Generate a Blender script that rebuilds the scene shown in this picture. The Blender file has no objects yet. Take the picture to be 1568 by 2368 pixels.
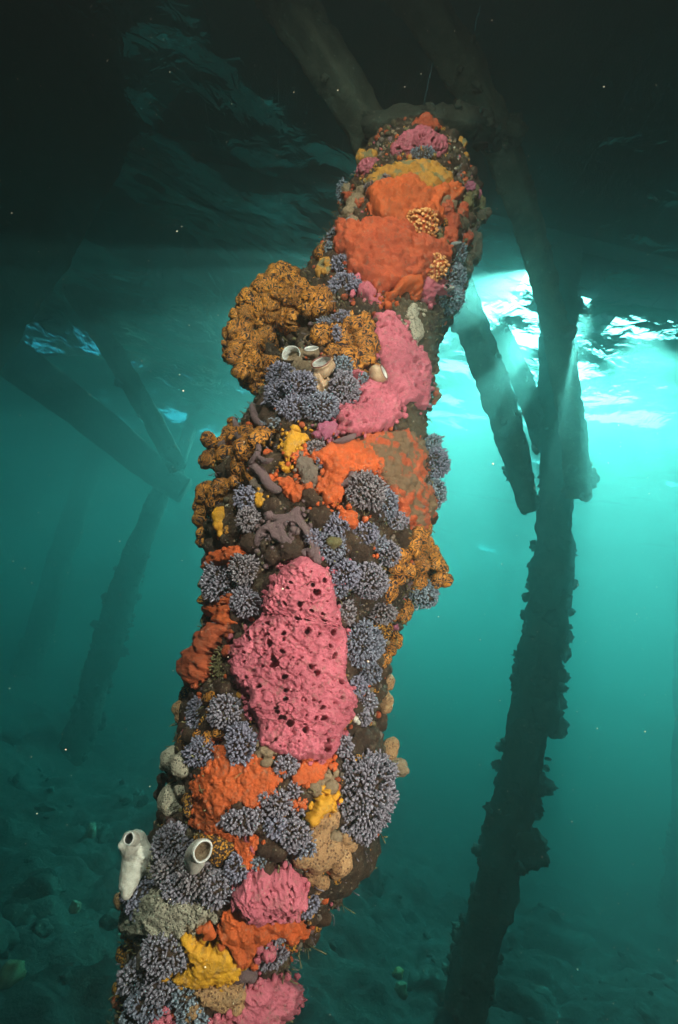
import bpy, math, random
import numpy as np
from mathutils import Vector, Matrix
from mathutils.bvhtree import BVHTree

SC = bpy.context.scene
COL = SC.collection
R = math.radians

# ------------------------------------------------------------------ camera
PITCH, ROLL = R(18.8), R(13.75)
FPX = 1184.0                      # focal length on a 1568 x 2367 picture
CW, CH = 784.0, 1183.5
cam_d = bpy.data.cameras.new('camera')
cam = bpy.data.objects.new('camera', cam_d)
COL.objects.link(cam)
_F = Vector((0, math.cos(PITCH), math.sin(PITCH)))
_U = Vector((0, -math.sin(PITCH), math.cos(PITCH)))
_R = Vector((1, 0, 0))
_IX = _R * math.cos(ROLL) + _U * math.sin(ROLL)
_IY = -_R * math.sin(ROLL) + _U * math.cos(ROLL)
m = Matrix((_IX, _IY, -_F)).transposed().to_4x4()
cam.matrix_world = m
cam_d.sensor_fit = 'VERTICAL'
cam_d.sensor_height = 24.0
cam_d.lens = 24.0 * FPX / 2367.0
cam_d.clip_start = 0.02
cam_d.clip_end = 400
SC.camera = cam
IX, IY, FW = (np.array(v) for v in (_IX, _IY, _F))

# ------------------------------------------------------------------ sky, sun, exposure
SUN_EL, SUN_AZ = R(46.2), R(25.5)           # azimuth from +Y towards +X
world = bpy.data.worlds.new('World')
SC.world = world
world.use_nodes = True
wn = world.node_tree
sky = wn.nodes.new('ShaderNodeTexSky')
sky.sky_type = 'NISHITA'
sky.sun_disc = False
sky.sun_elevation = SUN_EL
sky.sun_rotation = SUN_AZ
bg = wn.nodes['Background']
bg.inputs['Strength'].default_value = 0.10
wn.links.new(sky.outputs['Color'], bg.inputs['Color'])
sd = bpy.data.lights.new('sun', 'SUN')
sd.energy = 5.0
sd.angle = R(0.53)
sd.color = (1.0, 0.95, 0.86)
sun = bpy.data.objects.new('sun', sd)
COL.objects.link(sun)
sdir = Vector((math.sin(SUN_AZ) * math.cos(SUN_EL), math.cos(SUN_AZ) * math.cos(SUN_EL), math.sin(SUN_EL)))
sun.rotation_euler = (-sdir).to_track_quat('-Z', 'Y').to_euler()
# the photographer's two strobes: the near pile is lit by them
def strobe(loc, aim, power, size, cone):
    ld = bpy.data.lights.new('strobe', 'SPOT')
    ld.energy = power
    ld.spot_size = R(cone)
    ld.spot_blend = 0.7
    ld.shadow_soft_size = size
    ld.color = (1.0, 0.64, 0.55)
    lo = bpy.data.objects.new('strobe', ld)
    COL.objects.link(lo)
    lo.location = loc
    lo.rotation_euler = (Vector(aim) - Vector(loc)).to_track_quat('-Z', 'Y').to_euler()
strobe((-0.30, -0.50, 1.20), (0.02, 1.1, 0.80), 48, 0.035, 108)
strobe((0.85, -0.10, 0.00), (-0.30, 1.1, 0.08), 32, 0.035, 84)

vs = SC.view_settings
vs.view_transform = 'Standard'
vs.look = 'None'
vs.gamma = 1
vs.use_curve_mapping = False
vs.exposure = 2.75
SC.render.engine = 'CYCLES'
cy = SC.cycles
cy.max_bounces = 5
cy.diffuse_bounces = 2
cy.glossy_bounces = 2
cy.transmission_bounces = 2
cy.volume_bounces = 2
cy.transparent_max_bounces = 12
cy.use_denoising = True
cy.caustics_reflective = False
cy.caustics_refractive = False
cy.sample_clamp_indirect = 4.0
cy.sample_clamp_direct = 0.0

WATER_Z = 3.0        # the surface
DECK_Z = 4.0         # the underside of the pier

# ------------------------------------------------------------------ helpers
def ray(px, py):
    """direction of the photograph's point px, py (1568 x 2367)"""
    v = IX * ((px - CW) / FPX) + IY * ((CH - py) / FPX) + FW
    return v

def at_depth(px, py, d):
    return ray(px, py) * d

def at_y(px, py, y):
    v = ray(px, py)
    return v * (y / v[1])

def at_z(px, py, z):
    v = ray(px, py)
    return v * (z / v[2])

def vnoise(p, seed=0):
    """smooth value noise in -1..1 on an (n,3) array"""
    p = np.asarray(p, float)
    i = np.floor(p).astype(np.int64)
    f = p - i
    u = f * f * f * (f * (f * 6 - 15) + 10)
    def h(a, b, c):
        n = (a * 73856093) ^ (b * 19349663) ^ (c * 83492791) ^ (seed * 2654435761 + 12345)
        n = (n ^ (n >> 13)) & 0xffffffff
        n = (n * 1274126177 + 974634777) & 0xffffffff
        n = (n ^ (n >> 15)) & 0xffffffff
        n = (n * 2246822519) & 0xffffffff
        n = n ^ (n >> 14)
        return (n & 0xffff) / 32767.5 - 1.0
    r = 0
    for a in (0, 1):
        wx = u[:, 0] if a else 1 - u[:, 0]
        for b in (0, 1):
            wy = u[:, 1] if b else 1 - u[:, 1]
            for c in (0, 1):
                wz = u[:, 2] if c else 1 - u[:, 2]
                r = r + wx * wy * wz * h(i[:, 0] + a, i[:, 1] + b, i[:, 2] + c)
    return r

def fbm(p, octaves=4, seed=0, gain=0.5):
    p = np.asarray(p, float)
    a, s, r = 1.0, 0.0, 0
    for k in range(octaves):
        r = r + a * vnoise(p * (2 ** k) + 17.3 * k, seed + k)
        s += a
        a *= gain
    return r / s

def worley(p, seed=0):
    """distance to the nearest and second nearest of one random point per cell, (n,3) or (n,2)"""
    p = np.asarray(p, float)
    if p.shape[1] == 2:
        p = np.c_[p, np.full(len(p), 0.5)]
        zs = (0,)
    else:
        zs = (-1, 0, 1)
    i = np.floor(p).astype(np.int64)
    f1 = np.full(len(p), 9.0)
    f2 = np.full(len(p), 9.0)
    ids = np.zeros(len(p), np.int64)
    for a in (-1, 0, 1):
        for b in (-1, 0, 1):
            for c in zs:
                ci = i + np.array([a, b, c])
                n = (ci[:, 0] * 73856093) ^ (ci[:, 1] * 19349663) ^ (ci[:, 2] * 83492791) ^ (seed * 7919 + 77)
                n = (n * 1274126177 + 974634777) & 0xffffffff
                n = (n ^ (n >> 15)) & 0xffffffff
                n = (n * 2246822519) & 0xffffffff
                n = n ^ (n >> 13)
                o = np.c_[(n & 1023) / 1023.0, ((n >> 10) & 1023) / 1023.0, ((n >> 20) & 1023) / 1023.0]
                if len(zs) == 1:
                    o[:, 2] = 0.5
                d = np.linalg.norm(ci + o - p, axis=1)
                nearer = d < f1
                f2 = np.where(nearer, f1, np.minimum(f2, d))
                ids = np.where(nearer, n, ids)
                f1 = np.where(nearer, d, f1)
    return f1, f2, ids

def new_mesh(name, v, f, mat=None, smooth=True):
    """v (n,3) array, f (m,3|4) array or list of such arrays"""
    me = bpy.data.meshes.new(name)
    v = np.asarray(v, np.float32)
    fs = f if isinstance(f, list) else [f]
    fs = [np.asarray(a, np.int32) for a in fs if len(a)]
    me.vertices.add(len(v))
    me.vertices.foreach_set('co', v.ravel())
    loops = np.concatenate([a.ravel() for a in fs])
    tot = np.concatenate([np.full(len(a), a.shape[1], np.int32) for a in fs])
    start = np.concatenate([[0], np.cumsum(tot)[:-1]]).astype(np.int32)
    me.loops.add(len(loops))
    me.loops.foreach_set('vertex_index', loops)
    me.polygons.add(len(tot))
    me.polygons.foreach_set('loop_start', start)
    me.polygons.foreach_set('loop_total', tot)
    me.polygons.foreach_set('use_smooth', np.full(len(tot), smooth))
    me.update(calc_edges=True)
    me.validate()
    if mat:
        me.materials.append(mat)
    return me

def link(name, me, parent=None):
    o = bpy.data.objects.new(name, me)
    COL.objects.link(o)
    if parent:
        o.parent = parent
    return o

def tag(o, label=None, cat=None, group=None, kind=None):
    if label: o['label'] = label
    if cat: o['category'] = cat
    if group: o['group'] = group
    if kind: o['kind'] = kind
    return o

def grid_faces(nu, nv, wrap=False):
    """faces of a grid of nu rows x nv columns"""
    i = np.arange(nu - 1)[:, None] * nv
    j = np.arange(nv if wrap else nv - 1)[None, :]
    j2 = (j + 1) % nv
    return np.stack([i + j, i + j2, i + nv + j2, i + nv + j], -1).reshape(-1, 4)

# ------------------------------------------------------------------ materials
def mat_new(name):
    mt = bpy.data.materials.new(name)
    mt.use_nodes = True
    nt = mt.node_tree
    return mt, nt, nt.nodes['Principled BSDF']

class NT:
    """tiny node writer"""
    def __init__(s, nt): s.nt = nt
    def n(s, kind, **kw):
        x = s.nt.nodes.new(kind)
        for k, v in kw.items():
            if k.startswith('i_'):
                key = k[2:]
                x.inputs[int(key) if key.isdigit() else key.replace('_', ' ')].default_value = v
            else:
                setattr(x, k, v)
        return x
    def l(s, a, b): s.nt.links.new(a, b)
    def coord(s, scale=1.0):
        c = s.n('ShaderNodeTexCoord')
        mp = s.n('ShaderNodeMapping')
        mp.inputs['Scale'].default_value = (scale,) * 3
        s.l(c.outputs['Object'], mp.inputs['Vector'])
        return mp.outputs['Vector']
    def noise(s, vec, scale, detail=4, rough=0.55, dist=0.0):
        t = s.n('ShaderNodeTexNoise')
        t.inputs['Scale'].default_value = scale
        t.inputs['Detail'].default_value = detail
        t.inputs['Roughness'].default_value = rough
        t.inputs['Distortion'].default_value = dist
        s.l(vec, t.inputs['Vector'])
        return t.outputs['Fac']
    def ramp(s, fac, stops):
        r = s.n('ShaderNodeValToRGB')
        e = r.color_ramp.elements
        while len(e) > 1: e.remove(e[-1])
        e[0].position, e[0].color = stops[0][0], (*stops[0][1], 1)
        for p, c in stops[1:]:
            x = e.new(p); x.color = (*c, 1)
        s.l(fac, r.inputs['Fac'])
        return r.outputs['Color']
    def mix(s, fac, a, b, mode='MIX'):
        x = s.n('ShaderNodeMix', data_type='RGBA', blend_type=mode)
        if isinstance(fac, float): x.inputs['Factor'].default_value = fac
        else: s.l(fac, x.inputs['Factor'])
        for v, k in ((a, 6), (b, 7)):
            if isinstance(v, tuple): x.inputs[k].default_value = (*v, 1)
            else: s.l(v, x.inputs[k])
        return x.outputs[2]
    def math(s, op, a, b=None, c=None):
        x = s.n('ShaderNodeMath', operation=op)
        for k, v in enumerate((a, b, c)):
            if v is None: continue
            if isinstance(v, (int, float)): x.inputs[k].default_value = v
            else: s.l(v, x.inputs[k])
        return x.outputs[0]
    def bump(s, h, strength=0.5, dist=0.002, normal=None):
        b = s.n('ShaderNodeBump')
        b.inputs['Strength'].default_value = strength
        b.inputs['Distance'].default_value = dist
        s.l(h, b.inputs['Height'])
        if normal is not None: s.l(normal, b.inputs['Normal'])
        return b.outputs['Normal']

# ------------------------------------------------------------------ water surface
def build_surface():
    n = 400
    t = np.linspace(-1, 1, n)
    w = np.sign(t) * (np.abs(t) * 5 + np.abs(t) ** 4 * 35)
    X, Y = np.meshgrid(w + 1.0, w + 2.8, indexing='ij')
    x, y = X.ravel(), Y.ravel()
    z = np.zeros_like(x)
    rng = np.random.default_rng(5)
    for k in range(34):
        lam = 0.085 * 1.14 ** k
        ang = rng.normal(0.35, 0.75) + math.pi / 2
        kx, ky = math.cos(ang) * 2 * math.pi / lam, math.sin(ang) * 2 * math.pi / lam
        amp = 0.0090 * lam ** 0.98
        ph = rng.uniform(0, 6.28)
        wob = 0.8 * np.sin(x * 1.7 / lam * .3 + k) + 0.8 * np.sin(y * 1.3 / lam * .3 + 2 * k)
        s = np.sin(kx * x + ky * y + ph + wob)
        z += amp * (s + 0.25 * np.cos(2 * (kx * x + ky * y + ph + wob)))
    calm = 0.55 + 0.9 * fbm(np.c_[x * 0.9, y * 0.9, x * 0], 2, 44)
    z = z * np.clip(calm, 0.12, 1.4) * 1.25
    v = np.c_[x, y, WATER_Z + z]
    mt = bpy.data.materials.new('water_surface')
    mt.use_nodes = True
    nt = mt.node_tree
    nt.nodes.clear()
    N = NT(nt)
    out = N.n('ShaderNodeOutputMaterial')
    c = N.coord(1.0)
    nz = N.noise(c, 7.0, 3, 0.55, 0.8)
    bm = N.bump(nz, 0.75, 0.02)
    fr = N.n('ShaderNodeFresnel', i_IOR=1.33)
    N.l(bm, fr.inputs['Normal'])
    tr = N.n('ShaderNodeBsdfTransparent')
    gl = N.n('ShaderNodeBsdfGlossy', i_Roughness=0.02)
    N.l(bm, gl.inputs['Normal'])
    mx = N.n('ShaderNodeMixShader')
    N.l(fr.outputs[0], mx.inputs[0]); N.l(tr.outputs[0], mx.inputs[1]); N.l(gl.outputs[0], mx.inputs[2])
    N.l(mx.outputs[0], out.inputs['Surface'])
    f = grid_faces(n, n)[:, ::-1]
    o = link('water_surface', new_mesh('water_surface', v, f, mt))
    tag(o, 'rippled water surface seen from below with bright sun glints', None, None, 'structure')
build_surface()

# ------------------------------------------------------------------ haze (the water itself)
def build_haze():
    x0, x1, y0, y1, z0, z1 = -34, 36, -30, 38, -7.0, 5.2
    v = np.array([(x, y, z) for x in (x0, x1) for y in (y0, y1) for z in (z0, z1)])
    f = np.array([(0, 1, 3, 2), (4, 6, 7, 5), (0, 4, 5, 1), (2, 3, 7, 6), (0, 2, 6, 4), (1, 5, 7, 3)])
    mt = bpy.data.materials.new('haze')
    mt.use_nodes = True
    nt = mt.node_tree
    nt.nodes.clear()
    N = NT(nt)
    out = N.n('ShaderNodeOutputMaterial')
    pv = N.n('ShaderNodeVolumePrincipled')
    pv.inputs['Color'].default_value = (0.070, 0.100, 0.099, 1)
    pv.inputs['Absorption Color'].default_value = (0.33, 0.70, 0.69, 1)
    pv.inputs['Density'].default_value = 0.85
    pv.inputs['Anisotropy'].default_value = 0.875
    N.l(pv.outputs[0], out.inputs['Volume'])
    o = link('haze', new_mesh('haze', v, f, mt, False))
    tag(o, 'blue green murk of the sea water', None, None, 'stuff')
build_haze()
def make_ico0(sub):
    import bmesh
    bm = bmesh.new()
    bmesh.ops.create_icosphere(bm, subdivisions=sub, radius=1.0)
    v = np.array([x.co[:] for x in bm.verts]); f = np.array([[q.index for q in a.verts] for a in bm.faces])
    bm.free()
    return v, f
ICO0 = make_ico0(3)

# ------------------------------------------------------------------ encrusted timber materials
def mat_timber(name='encrusted_timber', a=(0.035, 0.028, 0.018), b=(0.11, 0.10, 0.07), specks=0.5):
    mt, nt, p = mat_new(name)
    N = NT(nt)
    c = N.coord(1.0)
    n1 = N.noise(c, 9, 6, 0.65)
    n2 = N.noise(c, 60, 5, 0.7)
    col = N.ramp(n1, [(0.3, a), (0.7, b)])
    vo = N.n('ShaderNodeTexVoronoi', i_Scale=38.0); N.l(c, vo.inputs['Vector'])
    spot = N.ramp(vo.outputs['Distance'], [(0.10, (1, 1, 1)), (0.22, (0, 0, 0))])
    sel = N.ramp(vo.outputs['Color'], [(0.55, (0, 0, 0)), (0.6, (1, 1, 1))])
    k = N.math('MULTIPLY', N.math('MULTIPLY', spot, sel), specks)
    tint = N.ramp(N.noise(c, 21, 2), [(0.4, (0.33, 0.31, 0.24)), (0.6, (0.16, 0.22, 0.10))])
    col = N.mix(k, col, tint)
    N.l(col, p.inputs['Base Color'])
    p.inputs['Roughness'].default_value = 0.9
    h = N.math('ADD', N.math('MULTIPLY', n1, 1.5), n2)
    N.l(N.bump(h, 0.9, 0.012), p.inputs['Normal'])
    return mt
M_TIMBER = mat_timber()
M_SHADE = mat_timber('shade_timber', (0.010, 0.009, 0.007), (0.03, 0.028, 0.02), 0.25)  # darker copy of the timber, with shade put into its colour
M_DECK = mat_timber('deck_wood', (0.02, 0.016, 0.012), (0.06, 0.05, 0.04), 0.0)

def tube(pts, rad, seg=40, step=0.03, rough=0.02, seed=1, freq=6.0, square=0.0, caps=True):
    """a rough timber along a polyline; square>0 squares its section"""
    pts = np.asarray(pts, float)
    L = np.r_[0, np.cumsum(np.linalg.norm(np.diff(pts, axis=0), axis=1))]
    n = max(4, int(L[-1] / step))
    s = np.linspace(0, L[-1], n)
    P = np.c_[[np.interp(s, L, pts[:, k]) for k in range(3)]].T
    if len(pts) > 2:
        for _ in range(6):
            P[1:-1] = (P[:-2] + 2 * P[1:-1] + P[2:]) / 4
    Rr = np.interp(s, L, np.broadcast_to(rad, (len(pts),)))
    T = np.gradient(P, axis=0)
    T /= np.linalg.norm(T, axis=1)[:, None]
    ref = np.array([0.0, 0, 1.0]) if abs(T[0, 2]) < 0.9 else np.array([0, 1.0, 0])
    A = np.cross(T, ref); A /= np.linalg.norm(A, axis=1)[:, None]
    B = np.cross(T, A)
    th = np.linspace(0, 2 * math.pi, seg, endpoint=False)
    cx, sx = np.cos(th), np.sin(th)
    if square:
        k = (np.abs(cx) ** square + np.abs(sx) ** square) ** (-1 / square)
        cx, sx = cx * k, sx * k
    D = A[:, None] * cx[None, :, None] + B[:, None] * sx[None, :, None]
    V = P[:, None] + D * Rr[:, None, None]
    d = fbm(V.reshape(-1, 3) * freq, 5, seed, 0.6).reshape(n, seg)
    V = V + D * (d * rough)[:, :, None]
    v = V.reshape(-1, 3)
    f = [grid_faces(n, seg, True)]
    if caps:
        v = np.r_[v, [P[0]], [P[-1]]]
        j = np.arange(seg)
        f.append(np.c_[j, np.full(seg, n * seg), (j + 1) % seg])
        b = (n - 1) * seg
        f.append(np.c_[b + (j + 1) % seg, np.full(seg, n * seg + 1), b + j])
    return v, f

# ------------------------------------------------------------------ the pier overhead
def box_mesh(x0, x1, y0, y1, z0, z1, mat):
    v = np.array([(x, y, z) for x in (x0, x1) for y in (y0, y1) for z in (z0, z1)])
    f = np.array([(0, 1, 3, 2), (4, 6, 7, 5), (0, 4, 5, 1), (2, 3, 7, 6), (0, 2, 6, 4), (1, 5, 7, 3)])
    return new_mesh('box', v, f, mat, False)

def build_deck():
    root = bpy.data.objects.new('pier_deck', None)
    COL.objects.link(root)
    root.location = (0, 0, DECK_Z)
    tag(root, 'dark timber pier deck on joists above the water', 'pier deck')
    rng = random.Random(3)
    x = -16.0
    while x < 16:
        w = rng.choice((0.22, 0.27, 0.31))
        if x < -0.95:
            ye = 6.4 + rng.uniform(0, .5)  # left planks carried further out, added to shade the water below
        else:
            ye = 3.95 + rng.choice((0, 0.1, 0.2, 0.45, 0.6)) + rng.uniform(0, .08)  # uneven plank ends, shaped to break the sunlight into shafts
            if 0.3 <= x < 1.5: ye -= 0.28
            if x < 0.3: ye = 4.3 + rng.uniform(-0.2, 0.3)
        g = 0.002
        z = 0.16 + rng.uniform(0, .012)
        if abs(x) < 8 or rng.random() < 2:
            me = box_mesh(x, x + w - g, -7, ye, z, z + .07, M_DECK)
            link('plank', me, root)
        x += w
    for y, xa, xb in ((3.45, -16, 16), (1.1, -16, 16), (-1.6, -16, 16), (-4.4, -16, 16), (6.2, -16, -0.9)):
        o = link('beam', box_mesh(xa, xb, -0.11, 0.11, -0.02, 0.158, M_DECK), root); o.location = (0, y, 0)
build_deck()

# ------------------------------------------------------------------ seabed
def seabed_z(x, y):
    p = np.c_[x, y, np.zeros_like(x)]
    base = -1.40 - 0.06 * x - 0.02 * y
    base = np.where(x < -1, base + 0.02 * (x + 1) ** 2 / (1 + 0.1 * (x + 1) ** 2), base)
    big = fbm(p * 0.55, 4, 11) * 0.30
    mid = np.abs(fbm(p * 2.6, 4, 21)) * 0.22
    fine = fbm(p * 11, 3, 31, 0.6) * 0.035
    return base + big + mid + fine

def build_seabed():
    n = 350
    t = np.linspace(-1, 1, n)
    w = np.sign(t) * (np.abs(t) * 5 + np.abs(t) ** 5 * 55)
    X, Y = np.meshgrid(w, w + 3.5, indexing='ij')
    x, y = X.ravel(), Y.ravel()
    v = np.c_[x, y, seabed_z(x, y)]
    mt, nt, p = mat_new('seabed')
    N = NT(nt)
    c = N.coord(1.0)
    n1 = N.noise(c, 2.2, 6, 0.65, 0.4)
    n2 = N.noise(c, 26, 5, 0.7)
    col = N.ramp(n1, [(0.40, (0.005, 0.006, 0.0035)), (0.54, (0.015, 0.015, 0.009)), (0.70, (0.06, 0.056, 0.038))])
    col = N.mix(N.ramp(n2, [(0.45, (1, 1, 1)), (0.62, (0, 0, 0))]), col, (0.005, 0.006, 0.004))
    N.l(col, p.inputs['Base Color'])
    p.inputs['Roughness'].default_value = 0.95
    N.l(N.bump(n2, 1.0, 0.03), p.inputs['Normal'])
    o = link('seabed', new_mesh('seabed', v, grid_faces(n, n), mt))
    tag(o, 'dark rubble strewn seabed of silt and weed', None, None, 'structure')
build_seabed()
def build_rubble():
    rng = np.random.default_rng(77)
    sv, sf = ICO0
    V, F, o = [], [], 0
    for k in range(420):
        x = rng.uniform(-5, 4.5); y = rng.uniform(0.4, 6.5)
        r = 0.02 + 0.09 * rng.random() ** 3
        q = sv * r * rng.uniform(.5, 1.5, 3) * np.array([1, 1, .7])
        q = q * (1 + 0.7 * fbm(sv * 2.3 + k, 3, 5, .7))[:, None]
        z = seabed_z(np.array([x]), np.array([y]))[0]
        V.append(q + np.array([x, y, z])); F.append(sf + o); o += len(sv)
    ob = link('rubble', new_mesh('rubble', np.concatenate(V), np.concatenate(F), mat_timber('rubble', (0.005, 0.006, 0.0035), (0.03, 0.028, 0.018), 0.8)))
    tag(ob, 'stones, shells and weed scattered over the seabed', None, None, 'stuff')
build_rubble()

# ------------------------------------------------------------------ background piles and braces
def clumps(root, P, W, n, seed, rmin, rmax, mat, t0=0.0):
    """weed and growth bulging from a far timber, too small to pick apart"""
    rng = np.random.default_rng(seed)
    sv, sf = ICO0
    L = np.r_[0, np.cumsum(np.linalg.norm(np.diff(P, axis=0), axis=1))]
    V, F, o = [], [], 0
    for k in range(n):
        s = L[-1] * (t0 + (1 - t0) * rng.random())
        c = np.array([np.interp(s, L, P[:, i]) for i in range(3)])
        w = np.interp(s, L, W)
        i = min(len(L) - 2, int(np.searchsorted(L, s, 'right')) - 1)
        T = P[i + 1] - P[i]; T = T / np.linalg.norm(T)
        d = rng.normal(size=3); d -= T * (d @ T); d /= np.linalg.norm(d)
        r = rng.uniform(rmin, rmax) * (2.0 if rng.random() < .08 else 1)
        c = c + d * (w * 1.02 + r * .1)
        q = sv * r * rng.uniform(.55, 1.4, 3)
        q = q * (1 + 0.95 * fbm(sv * 3.1 + k * 3.3, 4, seed, .75))[:, None]
        V.append(q + c); F.append(sf + o); o += len(sv)
    ch = link('growth', new_mesh('growth', np.concatenate(V) - np.array(root.location), np.concatenate(F), mat), root)
    tag(ch, None, None, None, 'stuff')


def pile_from(pxs, y0, name, label, seed, rough=0.05, freq=4.0, extra=(), group=None, z_lo=-2.2, z_hi=4.0, nclump=210):
    """pxs: (px, py, half width in px); the pile stands at distance y0 and follows these, then goes straight up and down"""
    P, W = [], []
    for px, py, hw in pxs:
        q = at_y(px, py, y0)
        P.append(q)
        W.append((hw - 6) / FPX * np.dot(q, FW))
    P, W = np.array(P), np.array(W)
    o = np.argsort(P[:, 2])
    P, W = P[o], W[o]
    lo = P[0] + np.array([0, 0, z_lo - P[0, 2]]) if P[0, 2] > z_lo else None
    hi = P[-1] + np.array([0, 0, z_hi - P[-1, 2]]) if P[-1, 2] < z_hi else None
    if lo is not None: P, W = np.r_[[lo], P], np.r_[W[:1], W]
    if hi is not None: P, W = np.r_[P, [hi]], np.r_[W, W[-1:]]
    root = bpy.data.objects.new(name, None)
    COL.objects.link(root)
    root.location = (P[0][0], P[0][1], 0)
    tag(root, label, 'pile', group)
    v, f = tube(P, W, 76, 0.02, rough, seed, freq)
    link('post', new_mesh('post', v - np.array(root.location), f, M_TIMBER), root)
    k_ = P[:, 2] < 1.5
    clumps(root, P[k_], W[k_], nclump, seed, 0.012, 0.042, M_TIMBER)
    if (~k_).any(): clumps(root, P[~k_], W[~k_], 60, seed + 1, 0.01, 0.022, M_TIMBER)
    return root

right_pile = pile_from([(1292, 700, 43), (1290, 900, 43), (1287, 1140, 43), (1283, 1250, 46), (1275, 1340, 50), (1262, 1450, 52), (1243, 1600, 55), (1220, 1720, 52),
                        (1190, 1850, 54), (1160, 1980, 56), (1125, 2130, 52), (1085, 2260, 56)], 3.40, 'pier_pile',
                       'dark weed fringed pile standing in the bright water on the right', 3, 0.055, 5.5, group='timber piles of the pier')
left_pile = pile_from([(405, 1060, 24), (378, 1130, 24), (355, 1180, 28), (318, 1265, 33), (277, 1400, 41), (215, 1600, 38), (165, 1760, 38)], 7.0, 'pier_pile',
                      'pale hazy leaning pile below the crossing of two braces on the left', 9, 0.06, 4.0, group='timber piles of the pier', z_hi=1.9)
far_pile = pile_from([(210, 1080, 30), (150, 1260, 32), (85, 1480, 34)], 11.0, 'pier_pile',
                      'ghostly leftmost pile barely visible behind the wide hazy brace', 19, 0.06, 4.0, group='timber piles of the pier')
far_pile_right = pile_from([(1590, 1900, 36), (1560, 2100, 36), (1530, 2260, 36)], 8.0, 'pier_pile',
                      'barely visible pile at the lower right edge of the view', 23, 0.06, 4.0, group='timber piles of the pier')

def trace(pts):
    """pts: (px, py, half width in px, depth) -> a smooth 3D centre line and real half widths"""
    P = np.array([at_depth(a, b, d) for a, b, h, d in pts])
    W = np.array([h / FPX * d for a, b, h, d in pts])
    L = np.r_[0, np.cumsum(np.linalg.norm(np.diff(P, axis=0), axis=1))]
    s = np.linspace(0, L[-1], 40)
    deg = min(4, len(pts) - 1)
    Q = np.c_[[np.polyval(np.polyfit(L, P[:, k], deg), s) for k in range(3)]].T
    return Q, np.interp(s, L, W)

M_BRACE = mat_timber('flash_lit_timber', (0.055, 0.044, 0.028), (0.19, 0.16, 0.11), 1.0)  # paler copy of the timber, with flash light put into its colour
def brace(pts, name, label, seed, sq=5.0, rough=0.014, freq=9.0, mat=None):
    P, W = trace(pts)
    if sq < 6: W = W * 0.82
    v, f = tube(P, W, 44, 0.025, rough, seed, freq, sq)
    c = v.mean(0)
    o = link(name, new_mesh(name, v - c, f, mat or M_TIMBER))
    o.location = c
    clumps(o, P, W, 48, seed, 0.008, 0.022, mat or M_TIMBER)
    clumps(o, P, W, 16, seed + 50, 0.014, 0.030, mat or M_TIMBER, 0.9)
    tag(o, label, 'brace' if name == 'brace' else 'beam', 'timber braces between the piles' if name == 'brace' else None)
    return o
brace([(560, -150, 54, 1.9), (665, 0, 54, 1.95), (770, 170, 53, 2.0), (868, 330, 52, 2.1), (980, 520, 48, 2.4), (1062, 680, 42, 2.7), (1105, 795, 37, 2.95), (1149, 912, 38, 3.15), (1187, 1030, 35, 3.3), (1224, 1180, 22, 3.4)],
      'brace', 'mottled brace board running from the top edge over the head of the coral covered pile', 4, mat=M_BRACE, rough=0.02, freq=14)
brace([(830, -150, 52, 2.0), (966, 0, 50, 2.05), (1100, 200, 45, 2.2), (1148, 320, 43, 2.35), (1184, 420, 38, 2.5), (1222, 520, 33, 2.7), (1258, 638, 31, 2.9), (1291, 795, 32, 3.05), (1314, 912, 31, 3.12), (1330, 1030, 32, 3.16), (1336, 1150, 33, 3.2)],
      'brace', 'long brace board passing in front of the far right pile and ending beside it', 5, mat=M_BRACE, rough=0.02, freq=14)
brace([(1150, 760, 24, 4.2), (1215, 900, 24, 4.1), (1262, 1040, 24, 4.0)], 'brace', 'faint brace in the sun glare between the two long boards', 6)
brace([(-160, 660, 60, 5.37), (60, 853, 50, 5.86), (190, 950, 44, 6.22), (300, 1040, 41, 6.59), (428, 1135, 34, 6.83)], 'brace', 'wide hazy brace slanting down from the left edge to the far left pile', 7)
brace([(40, 430, 30, 4.9), (185, 690, 26, 5.1), (300, 880, 24, 5.4), (412, 1085, 22, 5.8)], 'brace', 'narrow steep hazy brace above the wide one at the far left pile', 8)
brace([(480, 840, 15, 7.81), (440, 990, 16, 7.56), (405, 1100, 16, 7.32)], 'brace', 'very faint short brace rising to the right from the far left crossing', 12)
brace([(-500, 1040, 280, 3.0), (-310, 700, 280, 3.1), (-100, 390, 270, 3.2), (110, 120, 240, 3.3), (340, -120, 210, 3.4)], 'cross_beam', 'massive cross beam with shade in its colour, filling the upper left corner', 10, rough=0.05, freq=4, mat=M_SHADE)  # the broad timber keeps this corner dark by its painted-in shade
brace([(850, 292, 22, 1.95), (920, 284, 26, 1.90), (1010, 276, 30, 1.90), (1100, 284, 32, 2.05), (1185, 310, 30, 2.35)], 'cross_piece', 'short crusted cross piece bridging the two long braces above the coral pile head', 14, rough=0.03, freq=14)
# ------------------------------------------------------------------ the near pile
AX_Y = 1.17
BASE = [(332, 930, 1050), (400, 830, 1075), (470, 805, 1105), (550, 775, 1095), (620, 752, 1092), (680, 705, 1055),
        (750, 665, 1012), (850, 645, 1000), (950, 612, 988), (1050, 548, 990), (1150, 495, 1000), (1250, 474, 988), (1350, 478, 958),
        (1450, 488, 912), (1550, 455, 893), (1650, 428, 880), (1750, 400, 900), (1850, 382, 893), (1950, 348, 805), (2050, 310, 742),
        (2150, 300, 688), (2250, 288, 662), (2367, 270, 662), (2500, 235, 650), (2900, 150, 600)]
def base_tube(inset, rough, freq, seg, step, seed):
    P, W = [], []
    for y, l, r in BASE[::-1]:
        q = at_y((l + r) / 2, y, AX_Y)
        P.append(q)
        W.append(max(0.05, ((r - l) / 2 * 0.97 - inset) / FPX * np.dot(q, FW)))
    return tube(P, W, seg, step, rough, seed, freq)
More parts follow.
